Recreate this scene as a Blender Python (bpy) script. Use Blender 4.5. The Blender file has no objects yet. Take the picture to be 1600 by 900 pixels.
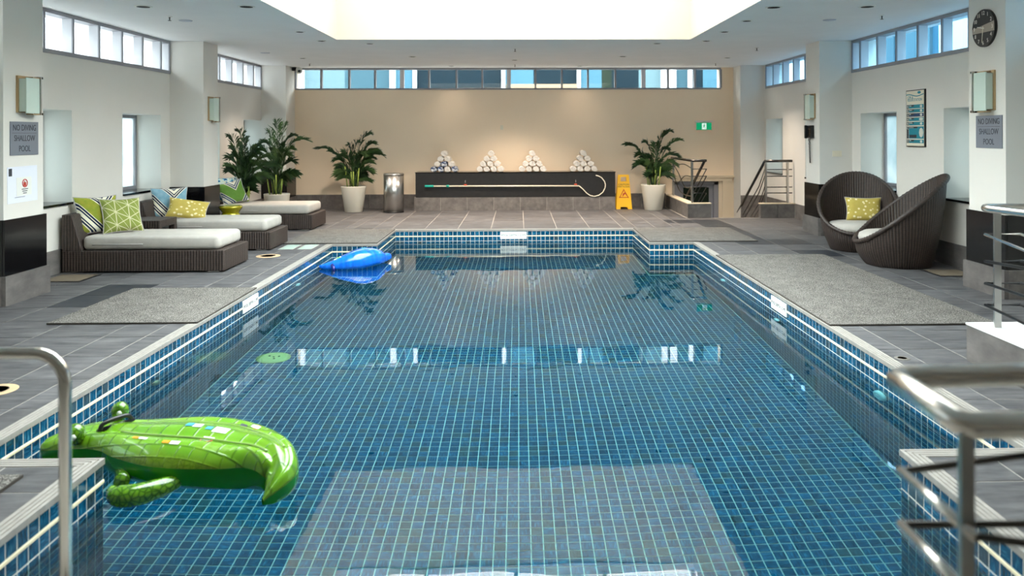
import bpy, math, random
from mathutils import Vector, Matrix
import numpy as np
random.seed(7)
PI = math.pi
scene = bpy.context.scene
COL = scene.collection

# ------------------------------------------------------------ camera, world, exposure
cam_d = bpy.data.cameras.new('camera')
cam = bpy.data.objects.new('camera', cam_d)
COL.objects.link(cam)
cam_d.sensor_width = 36.0
cam_d.lens = 27.34
cam.location = (0, 0, 1.65)
cam.matrix_world = (Matrix.Translation((0, 0, 1.65)) @ Matrix.Rotation(-0.0193, 4, 'Z')
                    @ Matrix.Rotation(PI / 2, 4, 'X') @ Matrix.Rotation(-0.003, 4, 'Z'))
cam_d.shift_x = -34.25 / 1600
cam_d.shift_y = -240.44 / 1600
cam_d.clip_start = 0.05
cam_d.clip_end = 300
cam_d.dof.use_dof = True
cam_d.dof.focus_distance = 8.5
cam_d.dof.aperture_fstop = 2.0
scene.camera = cam

w = bpy.data.worlds.new('sky')
scene.world = w
w.use_nodes = True
wn = w.node_tree
wn.nodes.clear()
wo = wn.nodes.new('ShaderNodeOutputWorld')
wb = wn.nodes.new('ShaderNodeBackground')
# overcast sky: zenith about three times brighter than the horizon
wtc = wn.nodes.new('ShaderNodeTexCoord')
wsp = wn.nodes.new('ShaderNodeSeparateXYZ')
wn.links.new(wtc.outputs['Generated'], wsp.inputs[0])
wmr = wn.nodes.new('ShaderNodeMapRange')
wmr.inputs['From Min'].default_value = 0.0; wmr.inputs['From Max'].default_value = 1.0
wmr.inputs['To Min'].default_value = 1.0; wmr.inputs['To Max'].default_value = 2.4
wn.links.new(wsp.outputs[2], wmr.inputs[0])
wn.links.new(wmr.outputs[0], wb.inputs[1])
wb.inputs[0].default_value = (1.0, 0.965, 0.93, 1)
wn.links.new(wb.outputs[0], wo.inputs[0])

scene.view_settings.view_transform = 'Standard'
scene.view_settings.look = 'None'
scene.view_settings.gamma = 1.0
scene.view_settings.use_curve_mapping = False
scene.view_settings.exposure = 3.08
cy = scene.cycles
cy.use_denoising = True
cy.max_bounces = 12
cy.diffuse_bounces = 6
cy.glossy_bounces = 5
cy.transmission_bounces = 8
cy.transparent_max_bounces = 12
cy.sample_clamp_indirect = 6.0
cy.caustics_refractive = True
cy.caustics_reflective = True

# ------------------------------------------------------------ materials
MATS = {}
def rgb(r, g, b):
    f = lambda c: (c / 255 / 12.92) if c / 255 <= 0.04045 else ((c / 255 + 0.055) / 1.055) ** 2.4
    return (f(r), f(g), f(b), 1)

class NT:
    def __init__(s, name):
        s.m = bpy.data.materials.new(name)
        s.m.use_nodes = True
        s.t = s.m.node_tree
        s.t.nodes.clear()
        s.out = s.t.nodes.new('ShaderNodeOutputMaterial')
        MATS[name] = s.m
    def n(s, typ, **kw):
        nd = s.t.nodes.new('ShaderNode' + typ)
        for k, v in kw.items():
            setattr(nd, k, v)
        return nd
    def l(s, a, b):
        s.t.links.new(a, b)
    def inp(s, sock, v):
        if isinstance(v, bpy.types.NodeSocket):
            s.l(v, sock)
        else:
            sock.default_value = v
    def math(s, op, a, b=0.0, c=0.0):
        nd = s.n('Math', operation=op)
        s.inp(nd.inputs[0], a); s.inp(nd.inputs[1], b); s.inp(nd.inputs[2], c)
        return nd.outputs[0]
    def mix(s, f, a, b, blend='MIX'):
        nd = s.n('MixRGB', blend_type=blend)
        s.inp(nd.inputs[0], f); s.inp(nd.inputs[1], a); s.inp(nd.inputs[2], b)
        return nd.outputs[0]
    def ramp(s, f, stops, interp='LINEAR'):
        nd = s.n('ValToRGB')
        cr = nd.color_ramp
        cr.interpolation = interp
        while len(cr.elements) < len(stops):
            cr.elements.new(0.5)
        for e, (p, c) in zip(cr.elements, stops):
            e.position = p; e.color = c
        s.inp(nd.inputs[0], f)
        return nd.outputs[0]
    def noise(s, vec, scale, detail=3.0, rough=0.5):
        nd = s.n('TexNoise')
        if vec is not None: s.l(vec, nd.inputs['Vector'])
        nd.inputs['Scale'].default_value = scale
        nd.inputs['Detail'].default_value = detail
        nd.inputs['Roughness'].default_value = rough
        return nd.outputs[0]
    def coord(s, which='Object'):
        return s.n('TexCoord').outputs[which]
    def mapping(s, vec, scale=(1, 1, 1), rot=(0, 0, 0), loc=(0, 0, 0)):
        nd = s.n('Mapping')
        s.l(vec, nd.inputs[0])
        nd.inputs['Scale'].default_value = scale
        nd.inputs['Rotation'].default_value = rot
        nd.inputs['Location'].default_value = loc
        return nd.outputs[0]
    def sep(s, vec):
        nd = s.n('SeparateXYZ'); s.l(vec, nd.inputs[0])
        return nd.outputs
    def bump(s, h, strength=0.3, dist=0.01):
        nd = s.n('Bump')
        nd.inputs['Strength'].default_value = strength
        nd.inputs['Distance'].default_value = dist
        s.l(h, nd.inputs['Height'])
        return nd.outputs[0]
    def bsdf(s, color, rough=0.5, metal=0.0, normal=None, spec=0.5, coat=0.0):
        b = s.n('BsdfPrincipled')
        s.inp(b.inputs['Base Color'], color)
        s.inp(b.inputs['Roughness'], rough)
        b.inputs['Metallic'].default_value = metal
        b.inputs['Specular IOR Level'].default_value = spec
        b.inputs['Coat Weight'].default_value = coat
        b.inputs['Coat Roughness'].default_value = 0.05
        if normal is not None: s.l(normal, b.inputs['Normal'])
        s.l(b.outputs[0], s.out.inputs[0])
        return b

def simple(name, col, rough=0.5, metal=0.0, spec=0.5, coat=0.0, var=0.0, scale=6.0, bump=0.0, bscale=60.0):
    t = NT(name)
    c = col
    if var > 0:
        f = t.noise(t.coord(), scale, 4)
        dark = tuple(x * (1 - var) for x in col[:3]) + (1,)
        lite = tuple(min(1, x * (1 + var)) for x in col[:3]) + (1,)
        c = t.ramp(f, [(0.3, dark), (0.7, lite)])
    nm = None
    if bump > 0:
        nm = t.bump(t.noise(t.coord(), bscale, 3), bump, 0.003)
    t.bsdf(c, rough, metal, nm, spec, coat)
    return t.m

simple('wall_paint', rgb(226, 221, 213), 0.75, var=0.02, scale=1.5, bump=0.05)
simple('cream_paint', rgb(248, 226, 198), 0.75, var=0.02, scale=1.2, bump=0.05)
simple('ceiling_paint', rgb(232, 232, 233), 0.85, var=0.02, scale=2)
simple('shaft_paint', rgb(186, 174, 158), 0.8)
simple('trim_cream', rgb(222, 205, 178), 0.5)
simple('grout', rgb(168, 162, 154), 0.9, var=0.1, scale=12)
simple('pool_grout', rgb(222, 220, 206), 0.8, var=0.08, scale=9)
simple('cream_strip', rgb(240, 226, 192), 0.35)
simple('alu', rgb(150, 150, 156), 0.45, 0.3)
simple('frame_grey', rgb(140, 140, 146), 0.5, 0.1)
simple('fin_white', rgb(205, 205, 210), 0.6)
simple('black_plastic', rgb(22, 22, 24), 0.35)
simple('recess_shade', rgb(14, 14, 15), 0.8)
simple('granite_black', rgb(12, 12, 14), 0.12, spec=0.3, var=0.4, scale=90)
simple('black_panel', rgb(30, 28, 28), 0.4, var=0.25, scale=14)
simple('pot_white', rgb(226, 220, 205), 0.35, coat=0.2)
simple('soil', rgb(46, 33, 24), 0.95, bump=0.8, bscale=80)
simple('steel_brushed', rgb(190, 188, 184), 0.28, 1.0, var=0.08, scale=3)
simple('chrome', rgb(228, 222, 214), 0.18, 1.0)
simple('steel_dark', rgb(88, 84, 80), 0.25, 1.0)
simple('sign_grey', rgb(128, 132, 142), 0.45, 0.2)
simple('ink', rgb(52, 54, 62), 0.7)
simple('paper', rgb(228, 230, 240), 0.7)
simple('paper_grey', rgb(196, 200, 212), 0.8)
simple('red_ink', rgb(190, 60, 60), 0.7)
simple('white_plastic', rgb(232, 232, 226), 0.4)
simple('beige_cover', rgb(190, 160, 124), 0.6, var=0.1, scale=10)
simple('hatch_brown', rgb(112, 100, 84), 0.7, var=0.1, scale=10)
simple('pale_green_pad', rgb(176, 196, 184), 0.25)
simple('towel_white', rgb(232, 228, 222), 0.95, bump=0.8, bscale=260)
simple('bronze', rgb(186, 160, 122), 0.4, 0.6)
simple('teal_grip', rgb(26, 168, 150), 0.5)
simple('pole_cream', rgb(232, 222, 200), 0.4)
simple('red_clip', rgb(190, 70, 40), 0.5)
simple('yellow_sign', rgb(240, 184, 16), 0.45)
simple('sign_black', rgb(40, 30, 16), 0.6)
simple('sign_red', rgb(176, 52, 22), 0.6)
simple('sign_green', rgb(24, 140, 96), 0.4)
simple('sign_white', rgb(235, 245, 240), 0.4)
simple('silver_band', rgb(168, 158, 146), 0.3, 0.7)
simple('clock_white', rgb(240, 236, 228), 0.5)
simple('poster_cream', rgb(228, 220, 200), 0.6)
simple('poster_teal', rgb(16, 132, 150), 0.6)
simple('poster_navy', rgb(24, 60, 100), 0.6)
simple('poster_skin', rgb(214, 216, 204), 0.6)
simple('fabric_edge', rgb(176, 172, 170), 0.9)
simple('bright_cap', rgb(236, 234, 232), 0.4)
simple('croc_seam', rgb(128, 160, 78), 0.2, coat=0.6)
simple('croc_belly', rgb(24, 132, 8), 0.2, coat=0.5)
simple('sticker_white', rgb(230, 236, 232), 0.4)
simple('sticker_orange', rgb(238, 150, 30), 0.4)
simple('sticker_blue', rgb(60, 150, 190), 0.4)
simple('float_navy', rgb(16, 28, 110), 0.25, coat=0.4)
simple('float_green', rgb(90, 190, 70), 0.3)
simple('stem_green', rgb(150, 168, 74), 0.6, var=0.3, scale=18)
simple('facade_white', rgb(200, 204, 210), 0.8)
simple('facade_pale', rgb(84, 108, 116), 0.6, spec=0.1)
simple('facade_teal', rgb(50, 78, 90), 0.5, spec=0.1)
simple('facade_blue', rgb(60, 98, 116), 0.5, spec=0.1)
simple('facade_dark', rgb(7, 28, 38), 0.5, spec=0.1)
simple('facade_olive', rgb(26, 38, 30), 0.5, spec=0.1)
simple('facade_cream', rgb(140, 118, 92), 0.8)
simple('asphalt', rgb(90, 92, 94), 0.95)

def mk_glass(name, tint, gloss_ior=1.45):
    t = NT(name)
    tr = t.n('BsdfTransparent'); tr.inputs[0].default_value = tint
    gl = t.n('BsdfGlossy'); gl.inputs['Roughness'].default_value = 0.0
    fr = t.n('Fresnel')
    bf_ = t.n('NewGeometry').outputs['Backfacing']   # the same reflectance from either face of a thin pane
    t.l(t.math('ADD', gloss_ior, t.math('MULTIPLY', bf_, 1 / gloss_ior - gloss_ior)), fr.inputs[0])
    mx = t.n('MixShader')
    t.l(fr.outputs[0], mx.inputs[0]); t.l(tr.outputs[0], mx.inputs[1]); t.l(gl.outputs[0], mx.inputs[2])
    t.l(mx.outputs[0], t.out.inputs[0])
mk_glass('pane_glass', (0.86, 0.93, 0.95, 1))
mk_glass('blue_glass', (0.50, 0.72, 0.86, 1))

# frosted niche glass
t = NT('niche_glass')
f = t.noise(t.coord(), 3.0, 5)
c = t.ramp(f, [(0.3, (0.42, 0.52, 0.55, 1)), (0.7, (0.62, 0.69, 0.70, 1))])
tr = t.n('BsdfTransparent'); t.l(c, tr.inputs[0])
di = t.n('BsdfTranslucent'); t.l(c, di.inputs[0])
mx = t.n('MixShader'); mx.inputs[0].default_value = 0.35
t.l(tr.outputs[0], mx.inputs[1]); t.l(di.outputs[0], mx.inputs[2]); t.l(mx.outputs[0], t.out.inputs[0])

# sconce glass
t = NT('sconce_glass')
b = t.bsdf(rgb(206, 222, 210), 0.25)

# water surface
t = NT('water')
nz = t.noise(t.mapping(t.coord(), (0.7, 1.6, 1)), 2.2, 2)
bp = t.bump(nz, 0.035, 0.02)
rf = t.n('BsdfRefraction'); rf.inputs['Color'].default_value = (0.50, 0.87, 0.92, 1)
rf.inputs['Roughness'].default_value = 0.0; rf.inputs['IOR'].default_value = 1.333
gl = t.n('BsdfGlossy'); gl.inputs['Roughness'].default_value = 0.0
gl.inputs['Color'].default_value = (1, 1, 1, 1)
fr = t.n('Fresnel'); fr.inputs['IOR'].default_value = 1.333
for nd in (rf, gl, fr): t.l(bp, nd.inputs['Normal'])
mx = t.n('MixShader')
t.l(fr.outputs[0], mx.inputs[0]); t.l(rf.outputs[0], mx.inputs[1]); t.l(gl.outputs[0], mx.inputs[2])
t.l(mx.outputs[0], t.out.inputs[0])

# mosaic
def mosaic():
    t = NT('mosaic_tile')
    at = t.n('Attribute'); at.attribute_name = 'seed'
    oi = t.n('ObjectInfo')
    sr, sg, sb = t.sep(at.outputs['Vector'])
    r1 = t.math('FRACT', t.math('ADD', sr, oi.outputs['Random']))
    r2 = t.math('FRACT', t.math('ADD', sg, t.math('MULTIPLY', oi.outputs['Random'], 17.31)))
    r3 = t.math('FRACT', t.math('ADD', sb, t.math('MULTIPLY', oi.outputs['Random'], 53.77)))
    uv = t.n('UVMap').outputs[0]
    u, v, _ = t.sep(uv)
    flip = t.math('GREATER_THAN', r2, 0.5)
    nf = t.math('SUBTRACT', 1.0, flip)
    a = t.math('ADD', t.math('MULTIPLY', u, flip), t.math('MULTIPLY', v, nf))
    b = t.math('ADD', t.math('MULTIPLY', v, flip), t.math('MULTIPLY', u, nf))
    cb = t.n('CombineXYZ')
    t.l(t.math('MULTIPLY', a, 5.0), cb.inputs[0])
    t.l(t.math('MULTIPLY', b, 0.7), cb.inputs[1])
    t.l(t.math('MULTIPLY', r1, 91.0), cb.inputs[2])
    ns = t.noise(cb.outputs[0], 1.6, 3, 0.6)
    streak = t.ramp(ns, [(0.25, rgb(2, 42, 68)), (0.45, rgb(6, 70, 104)), (0.58, rgb(22, 98, 136)), (0.78, rgb(92, 164, 190))])
    brown = t.ramp(ns, [(0.3, rgb(26, 48, 62)), (0.6, rgb(62, 84, 96)), (0.8, rgb(60, 116, 148))])
    isb = t.math('GREATER_THAN', r3, 0.88)
    c = t.mix(isb, streak, brown)
    val = t.math('ADD', 0.58, t.math('MULTIPLY', r3, 0.42))
    cc = t.n('HueSaturation'); t.l(c, cc.inputs['Color']); t.l(val, cc.inputs['Value'])
    cc.inputs['Saturation'].default_value = 1.0
    t.bsdf(cc.outputs[0], 0.12, spec=0.5)
mosaic()

def slate(name, lo, hi, rough=0.5, objvar=0.25, stretch=(1.2, 7, 1)):
    t = NT(name)
    oi = t.n('ObjectInfo').outputs['Random']
    co = t.n('VectorMath', operation='ADD')
    t.l(t.coord(), co.inputs[0])
    cb = t.n('CombineXYZ'); t.l(t.math('MULTIPLY', oi, 37.0), cb.inputs[0]); t.l(t.math('MULTIPLY', oi, 11.0), cb.inputs[1])
    t.l(cb.outputs[0], co.inputs[1])
    n1 = t.noise(t.mapping(co.outputs[0], stretch), 2.4, 6, 0.62)
    n2 = t.noise(co.outputs[0], 5.0, 5, 0.6)
    f = t.math('ADD', t.math('MULTIPLY', n1, 0.65), t.math('MULTIPLY', n2, 0.35))
    c = t.ramp(f, [(0.33, lo), (0.55, tuple((a + b) / 2 for a, b in zip(lo, hi))), (0.72, hi)])
    hs = t.n('HueSaturation'); t.l(c, hs.inputs['Color'])
    t.l(t.math('ADD', 1 - objvar / 2, t.math('MULTIPLY', oi, objvar)), hs.inputs['Value'])
    rr = t.math('ADD', rough - 0.08, t.math('MULTIPLY', n2, 0.16))
    t.bsdf(hs.outputs[0], rr, spec=0.3, normal=t.bump(f, 0.25, 0.004))
slate('paver_grey', rgb(52, 51, 54), rgb(116, 114, 114), 0.52, 0.30)
slate('paver_dark', rgb(32, 35, 40), rgb(56, 59, 65), 0.45, 0.1)
slate('slate_skirt', rgb(84, 80, 78), rgb(134, 128, 124), 0.5, 0.2, (3, 1.2, 3))
slate('coping_stone', rgb(138, 133, 127), rgb(168, 162, 154), 0.5, 0.1)
slate('coping_gap', rgb(96, 92, 88), rgb(126, 122, 116), 0.6, 0.1)

# woven rattan, uv: u around/along (m), v up (m)
def rattan(name, base, hi):
    t = NT(name)
    u, v, _ = t.sep(t.n('UVMap').outputs[0])
    ribs = t.math('SINE', t.math('MULTIPLY', u, 2 * PI / 0.034))
    weave = t.math('SINE', t.math('MULTIPLY', v, 2 * PI / 0.012))
    rib01 = t.math('ADD', t.math('MULTIPLY', ribs, 0.5), 0.5)
    h = t.math('ADD', rib01, t.math('MULTIPLY', weave, 0.15))
    nz = t.noise(t.coord(), 26, 3)
    f = t.math('ADD', t.math('MULTIPLY', rib01, 0.55), t.math('MULTIPLY', nz, 0.45))
    c = t.ramp(f, [(0.15, tuple(x * 0.45 for x in base[:3]) + (1,)), (0.5, base), (0.9, hi)])
    t.bsdf(c, 0.5, normal=t.bump(h, 0.7, 0.006))
rattan('rattan', rgb(54, 43, 38), rgb(86, 72, 65))

def fabric(name, col, stripe=None):
    t = NT(name)
    co = t.coord()
    n = t.noise(t.mapping(co, (1, 1, 1)), 9, 5, 0.7)
    c = t.ramp(n, [(0.3, tuple(x * 0.86 for x in col[:3]) + (1,)), (0.7, col)])
    t.bsdf(c, 0.95, normal=t.bump(t.noise(co, 300, 2), 0.25, 0.002), spec=0.2)
fabric('mattress_cream', rgb(184, 178, 170))

t = NT('mat_grey')
co = t.coord()
n1 = t.noise(co, 110, 2, 0.8); n2 = t.noise(co, 5, 3)
f = t.math('ADD', t.math('MULTIPLY', n1, 0.9), t.math('MULTIPLY', n2, 0.1))
c = t.ramp(f, [(0.38, rgb(54, 51, 49)), (0.5, rgb(104, 100, 95)), (0.62, rgb(158, 153, 146))])
t.bsdf(c, 0.95, normal=t.bump(n1, 1.0, 0.01), spec=0.1)
simple('mat_edge', rgb(62, 56, 50), 0.9)

# leaves
t = NT('palm_leaf')
oi = t.n('ObjectInfo').outputs['Random']
n = t.noise(t.coord(), 5, 3)
f = t.math('ADD', t.math('MULTIPLY', n, 0.6), t.math('MULTIPLY', oi, 0.4))
c = t.ramp(f, [(0.25, rgb(20, 42, 22)), (0.5, rgb(44, 74, 38)), (0.75, rgb(86, 112, 64))])
t.bsdf(c, 0.4)

# inflatable crocodile skin: olive flanks, plates on the back (u along, v across)
t = NT('croc_skin')
uv = t.n('UVMap').outputs[0]
u, v, _ = t.sep(uv)
br = t.n('TexBrick')
t.l(t.mapping(uv, (1, 1, 1)), br.inputs[0])
br.inputs['Scale'].default_value = 1.0
br.inputs['Brick Width'].default_value = 0.10
br.inputs['Row Height'].default_value = 0.075
br.inputs['Mortar Size'].default_value = 0.010
br.inputs['Mortar Smooth'].default_value = 1.0
br.inputs['Color1'].default_value = rgb(112, 166, 32)
br.inputs['Color2'].default_value = rgb(92, 150, 26)
br.inputs['Mortar'].default_value = rgb(74, 120, 22)
vn = t.n('TexVoronoi'); vn.feature = 'DISTANCE_TO_EDGE'
t.l(t.mapping(uv, (1, 1, 1)), vn.inputs['Vector']); vn.inputs['Scale'].default_value = 26
sc_c = t.ramp(vn.outputs[0], [(0.0, rgb(80, 104, 14)), (0.12, rgb(104, 136, 24)), (0.5, rgb(118, 148, 40))])
ab = t.math('ABSOLUTE', v)
side = t.ramp(ab, [(0.19, (0, 0, 0, 1)), (0.24, (1, 1, 1, 1))])
nz = t.noise(t.coord(), 7, 4)
m1 = t.mix(side, br.outputs[0], sc_c)
m2 = t.mix(t.ramp(nz, [(0.42, (0, 0, 0, 1)), (0.66, (0.65, 0.65, 0.65, 1))]), m1, rgb(112, 152, 30))
nw = t.noise(t.mapping(uv, (24, 4, 1)), 1.6, 3)
t.bsdf(m2, 0.18, normal=t.bump(t.math('ADD', t.math('MULTIPLY', nw, 0.5), t.math('MULTIPLY', br.outputs['Fac'], -1.0)), 0.35, 0.008), coat=0.6)
t = NT('croc_limb')
vn = t.n('TexVoronoi'); vn.feature = 'DISTANCE_TO_EDGE'
t.l(t.coord(), vn.inputs['Vector']); vn.inputs['Scale'].default_value = 34
c = t.ramp(vn.outputs[0], [(0.0, rgb(40, 80, 10)), (0.15, rgb(86, 134, 20)), (0.5, rgb(108, 154, 32))])
t.bsdf(c, 0.2, coat=0.5)
t = NT('float_blue')
nw = t.noise(t.mapping(t.n('UVMap').outputs[0], (18, 3, 1)), 1.5, 3)
c = t.ramp(nw, [(0.3, rgb(2, 82, 200)), (0.7, rgb(10, 118, 236))])
t.bsdf(c, 0.16, normal=t.bump(nw, 0.5, 0.012), coat=0.6)
simple('stool_gold', rgb(176, 166, 0), 0.08, 0.45, coat=1.0)

# pillow patterns, uv in 0..1
def pillow_chev(name, fill1, fill2, dark=rgb(22, 36, 66), cream=rgb(232, 226, 206), off=0.0, freq=1.0):
    t = NT(name)
    u, v, _ = t.sep(t.n('UVMap').outputs[0])
    a = t.math('ABSOLUTE', t.math('SUBTRACT', u, 0.62))
    d = t.math('FRACT', t.math('ADD', t.math('MULTIPLY', t.math('SUBTRACT', v, t.math('MULTIPLY', a, 1.25)), freq), off))
    nz = t.noise(t.coord(), 16, 3)
    fill = t.mix(nz, fill1, fill2)
    sel = t.ramp(d, [(0.0, cream), (0.06, dark), (0.12, cream), (0.15, dark), (0.22, cream), (0.25, (1, 0, 1, 1)), (0.74, cream), (0.78, dark), (0.84, cream), (0.88, dark), (0.93, cream)], 'CONSTANT')
    m = t.ramp(d, [(0.0, (0, 0, 0, 1)), (0.25, (1, 1, 1, 1)), (0.74, (0, 0, 0, 1))], 'CONSTANT')
    c = t.mix(m, sel, fill)
    t.bsdf(c, 0.9, spec=0.2)
pillow_chev('pillow_green_chevron', rgb(96, 138, 44), rgb(176, 160, 60), off=0.15)
pillow_chev('pillow_blue_chevron', rgb(80, 140, 166), rgb(160, 188, 198), off=0.2)
pillow_chev('pillow_leaf_chevron', rgb(92, 134, 52), rgb(116, 156, 74), dark=rgb(60, 84, 110), off=0.35, freq=0.8)
t = NT('pillow_star')
u, v, _ = t.sep(t.n('UVMap').outputs[0])
tot = None
S = 3.1
for ang in (0, 60, 120):
    for half in (0, 30):
        a = math.radians(ang + half)
        w_ = t.math('ADD', t.math('MULTIPLY', u, math.cos(a) * S * (1 if half == 0 else 1.732)), t.math('MULTIPLY', v, math.sin(a) * S * (1 if half == 0 else 1.732)))
        d = t.math('ABSOLUTE', t.math('SUBTRACT', t.math('FRACT', w_), 0.5))
        ln = t.math('GREATER_THAN', d, 0.465 if half == 0 else 0.47)
        if half == 30 and ang != 0: continue
        tot = ln if tot is None else t.math('MAXIMUM', tot, ln)
c = t.mix(tot, rgb(134, 144, 72), rgb(206, 202, 160))
t.bsdf(c, 0.9, spec=0.2)
t = NT('pillow_yellow')
vn = t.n('TexVoronoi'); t.l(t.mapping(t.n('UVMap').outputs[0], (9, 7, 1)), vn.inputs['Vector']); vn.inputs['Scale'].default_value = 1.0
c = t.ramp(vn.outputs[0], [(0.0, rgb(238, 226, 180)), (0.26, rgb(238, 226, 180)), (0.34, rgb(190, 170, 88)), (1.0, rgb(184, 164, 82))])
t.bsdf(c, 0.9, spec=0.2)
t = NT('pillow_ikat')
n = t.noise(t.mapping(t.n('UVMap').outputs[0], (5, 5, 1)), 1.2, 2)
c = t.ramp(n, [(0.0, rgb(24, 56, 110)), (0.4, rgb(70, 150, 190)), (0.47, rgb(200, 220, 214)), (0.58, rgb(216, 216, 190)), (0.64, rgb(60, 120, 160))], 'CONSTANT')
t.bsdf(c, 0.9, spec=0.2)
t = NT('towel_blue')
n = t.noise(t.coord(), 26, 1)
c = t.ramp(n, [(0.0, rgb(36, 70, 124)), (0.5, rgb(226, 228, 230))], 'CONSTANT')
t.bsdf(c, 0.95, spec=0.1)
t = NT('exit_green')
em = t.n('Emission'); em.inputs[0].default_value = rgb(18, 146, 96); em.inputs[1].default_value = 0.14
t.l(em.outputs[0], t.out.inputs[0])
t = NT('exit_white')
em = t.n('Emission'); em.inputs[0].default_value = rgb(226, 246, 236); em.inputs[1].default_value = 0.12
t.l(em.outputs[0], t.out.inputs[0])

# ------------------------------------------------------------ mesh helpers
class MB:
    def __init__(s):
        s.v = []; s.f = []; s.uv = []; s.smooth = []
    def face(s, idx, uvs=None, smooth=False):
        s.f.append(idx); s.uv.append(uvs); s.smooth.append(smooth)
    def box(s, x0, x1, y0, y1, z0, z1, M=None):
        b = len(s.v)
        P = [(x0, y0, z0), (x1, y0, z0), (x1, y1, z0), (x0, y1, z0), (x0, y0, z1), (x1, y0, z1), (x1, y1, z1), (x0, y1, z1)]
        if M is not None: P = [tuple(M @ Vector(p)) for p in P]
        s.v += P
        F = [((0, 3, 2, 1), 'z'), ((4, 5, 6, 7), 'z'), ((0, 1, 5, 4), 'y'), ((2, 3, 7, 6), 'y'), ((1, 2, 6, 5), 'x'), ((3, 0, 4, 7), 'x')]
        for q, ax in F:
            uv = []
            for i in q:
                X = (x0 if i in (0, 3, 4, 7) else x1); Y = (y0 if i in (0, 1, 4, 5) else y1); Z = (z0 if i < 4 else z1)
                uv.append((X, Z) if ax == 'y' else ((Y, Z) if ax == 'x' else (X, Y)))
            s.face(tuple(b + i for i in q), uv)
        return s
    def grid(s, rows, closed_u=False, uvs=None, smooth=True, flip=False):
        """rows: list of lists of points; quads between"""
        b = len(s.v); n = len(rows[0])
        for r in rows: s.v += [tuple(p) for p in r]
        for i in range(len(rows) - 1):
            for j in range(n if closed_u else n - 1):
                k = (j + 1) % n
                q = [b + i * n + j, b + i * n + k, b + (i + 1) * n + k, b + (i + 1) * n + j]
                uv = None
                if uvs:
                    uv = [uvs[i][j], uvs[i][j + 1], uvs[i + 1][j + 1], uvs[i + 1][j]]
                if flip:
                    q = q[::-1]; uv = uv[::-1] if uv else None
                s.face(tuple(q), uv, smooth)
        return b
    def fan(s, ring_start, n, center, flip=False):
        c = len(s.v); s.v.append(tuple(center))
        for j in range(n):
            k = (j + 1) % n
            q = (ring_start + j, ring_start + k, c)
            s.face(q[::-1] if flip else q, None, True)
    def tube(s, path, r, n=10, closed=False, caps=True, rs=None):
        P = [Vector(p) for p in path]; m = len(P)
        rows = []; up = Vector((0, 0, 1)); prev = None
        for i in range(m):
            if closed: d = P[(i + 1) % m] - P[i - 1]
            else: d = P[min(i + 1, m - 1)] - P[max(i - 1, 0)]
            d.normalize()
            if prev is None:
                a = d.cross(up)
                if a.length < 1e-3: a = d.cross(Vector((1, 0, 0)))
            else:
                a = prev - d * prev.dot(d)
            a.normalize(); prev = a
            b_ = d.cross(a)
            rr = rs[i] if rs else r
            rows.append([P[i] + a * (rr * math.cos(2 * PI * j / n)) + b_ * (rr * math.sin(2 * PI * j / n)) for j in range(n)])
        if closed: rows.append(rows[0])
        b = s.grid(rows, closed_u=True)
        if caps and not closed:
            s.fan(b, n, P[0], True); s.fan(b + (m - 1) * n, n, P[-1])
        return s
    def lathe(s, prof, n=32, c=(0, 0, 0)):
        rows = [[(c[0] + r * math.cos(2 * PI * j / n), c[1] + r * math.sin(2 * PI * j / n), c[2] + z) for j in range(n)] for r, z in prof]
        uvs = [[(max(r, 0.2) * 2 * PI * j / n, z) for j in range(n + 1)] for r, z in prof]
        b = s.grid(rows, closed_u=True, uvs=uvs)
        if prof[0][0] > 1e-4: s.fan(b, n, (c[0], c[1], c[2] + prof[0][1]), True)
        if prof[-1][0] > 1e-4: s.fan(b + (len(prof) - 1) * n, n, (c[0], c[1], c[2] + prof[-1][1]))
        return s
    def prism(s, poly, M, depth):
        """poly: 2D list, extruded 0..depth in local z, placed by matrix M"""
        n = len(poly); b = len(s.v)
        s.v += [tuple(M @ Vector((x, y, 0))) for x, y in poly] + [tuple(M @ Vector((x, y, depth))) for x, y in poly]
        s.face(tuple(reversed(range(b, b + n)))); s.face(tuple(range(b + n, b + 2 * n)))
        for i in range(n):
            j = (i + 1) % n
            s.face((b + i, b + j, b + n + j, b + n + i))
        return s
    def mesh(s, name, mat, origin=(0, 0, 0)):
        me = bpy.data.meshes.new(name)
        ox, oy, oz = origin
        me.from_pydata([(x - ox, y - oy, z - oz) for x, y, z in s.v], [], s.f)
        if any(u is not None for u in s.uv):
            ul = me.uv_layers.new(name='UVMap').data
            k = 0
            for f, u in zip(s.f, s.uv):
                for i in range(len(f)):
                    if u is not None: ul[k].uv = u[i]
                    k += 1
        me.polygons.foreach_set('use_smooth', s.smooth)
        if mat: me.materials.append(MATS[mat])
        me.update()
        return me
    def build(s, name, mat, parent=None, origin=None, bevel=0.0, seg=2):
        if origin is None:
            origin = parent['_o'] if (parent is not None and '_o' in parent) else (0, 0, 0)
        o = bpy.data.objects.new(name, s.mesh(name, mat, origin))
        COL.objects.link(o)
        if parent is not None:
            o.parent = parent
            o['_o'] = list(origin)
        else:
            o.location = origin
            o['_o'] = list(origin)
        if bevel > 0:
            md = o.modifiers.new('bevel', 'BEVEL'); md.width = bevel; md.segments = seg; md.limit_method = 'ANGLE'; md.angle_limit = 0.7
        return o

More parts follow.
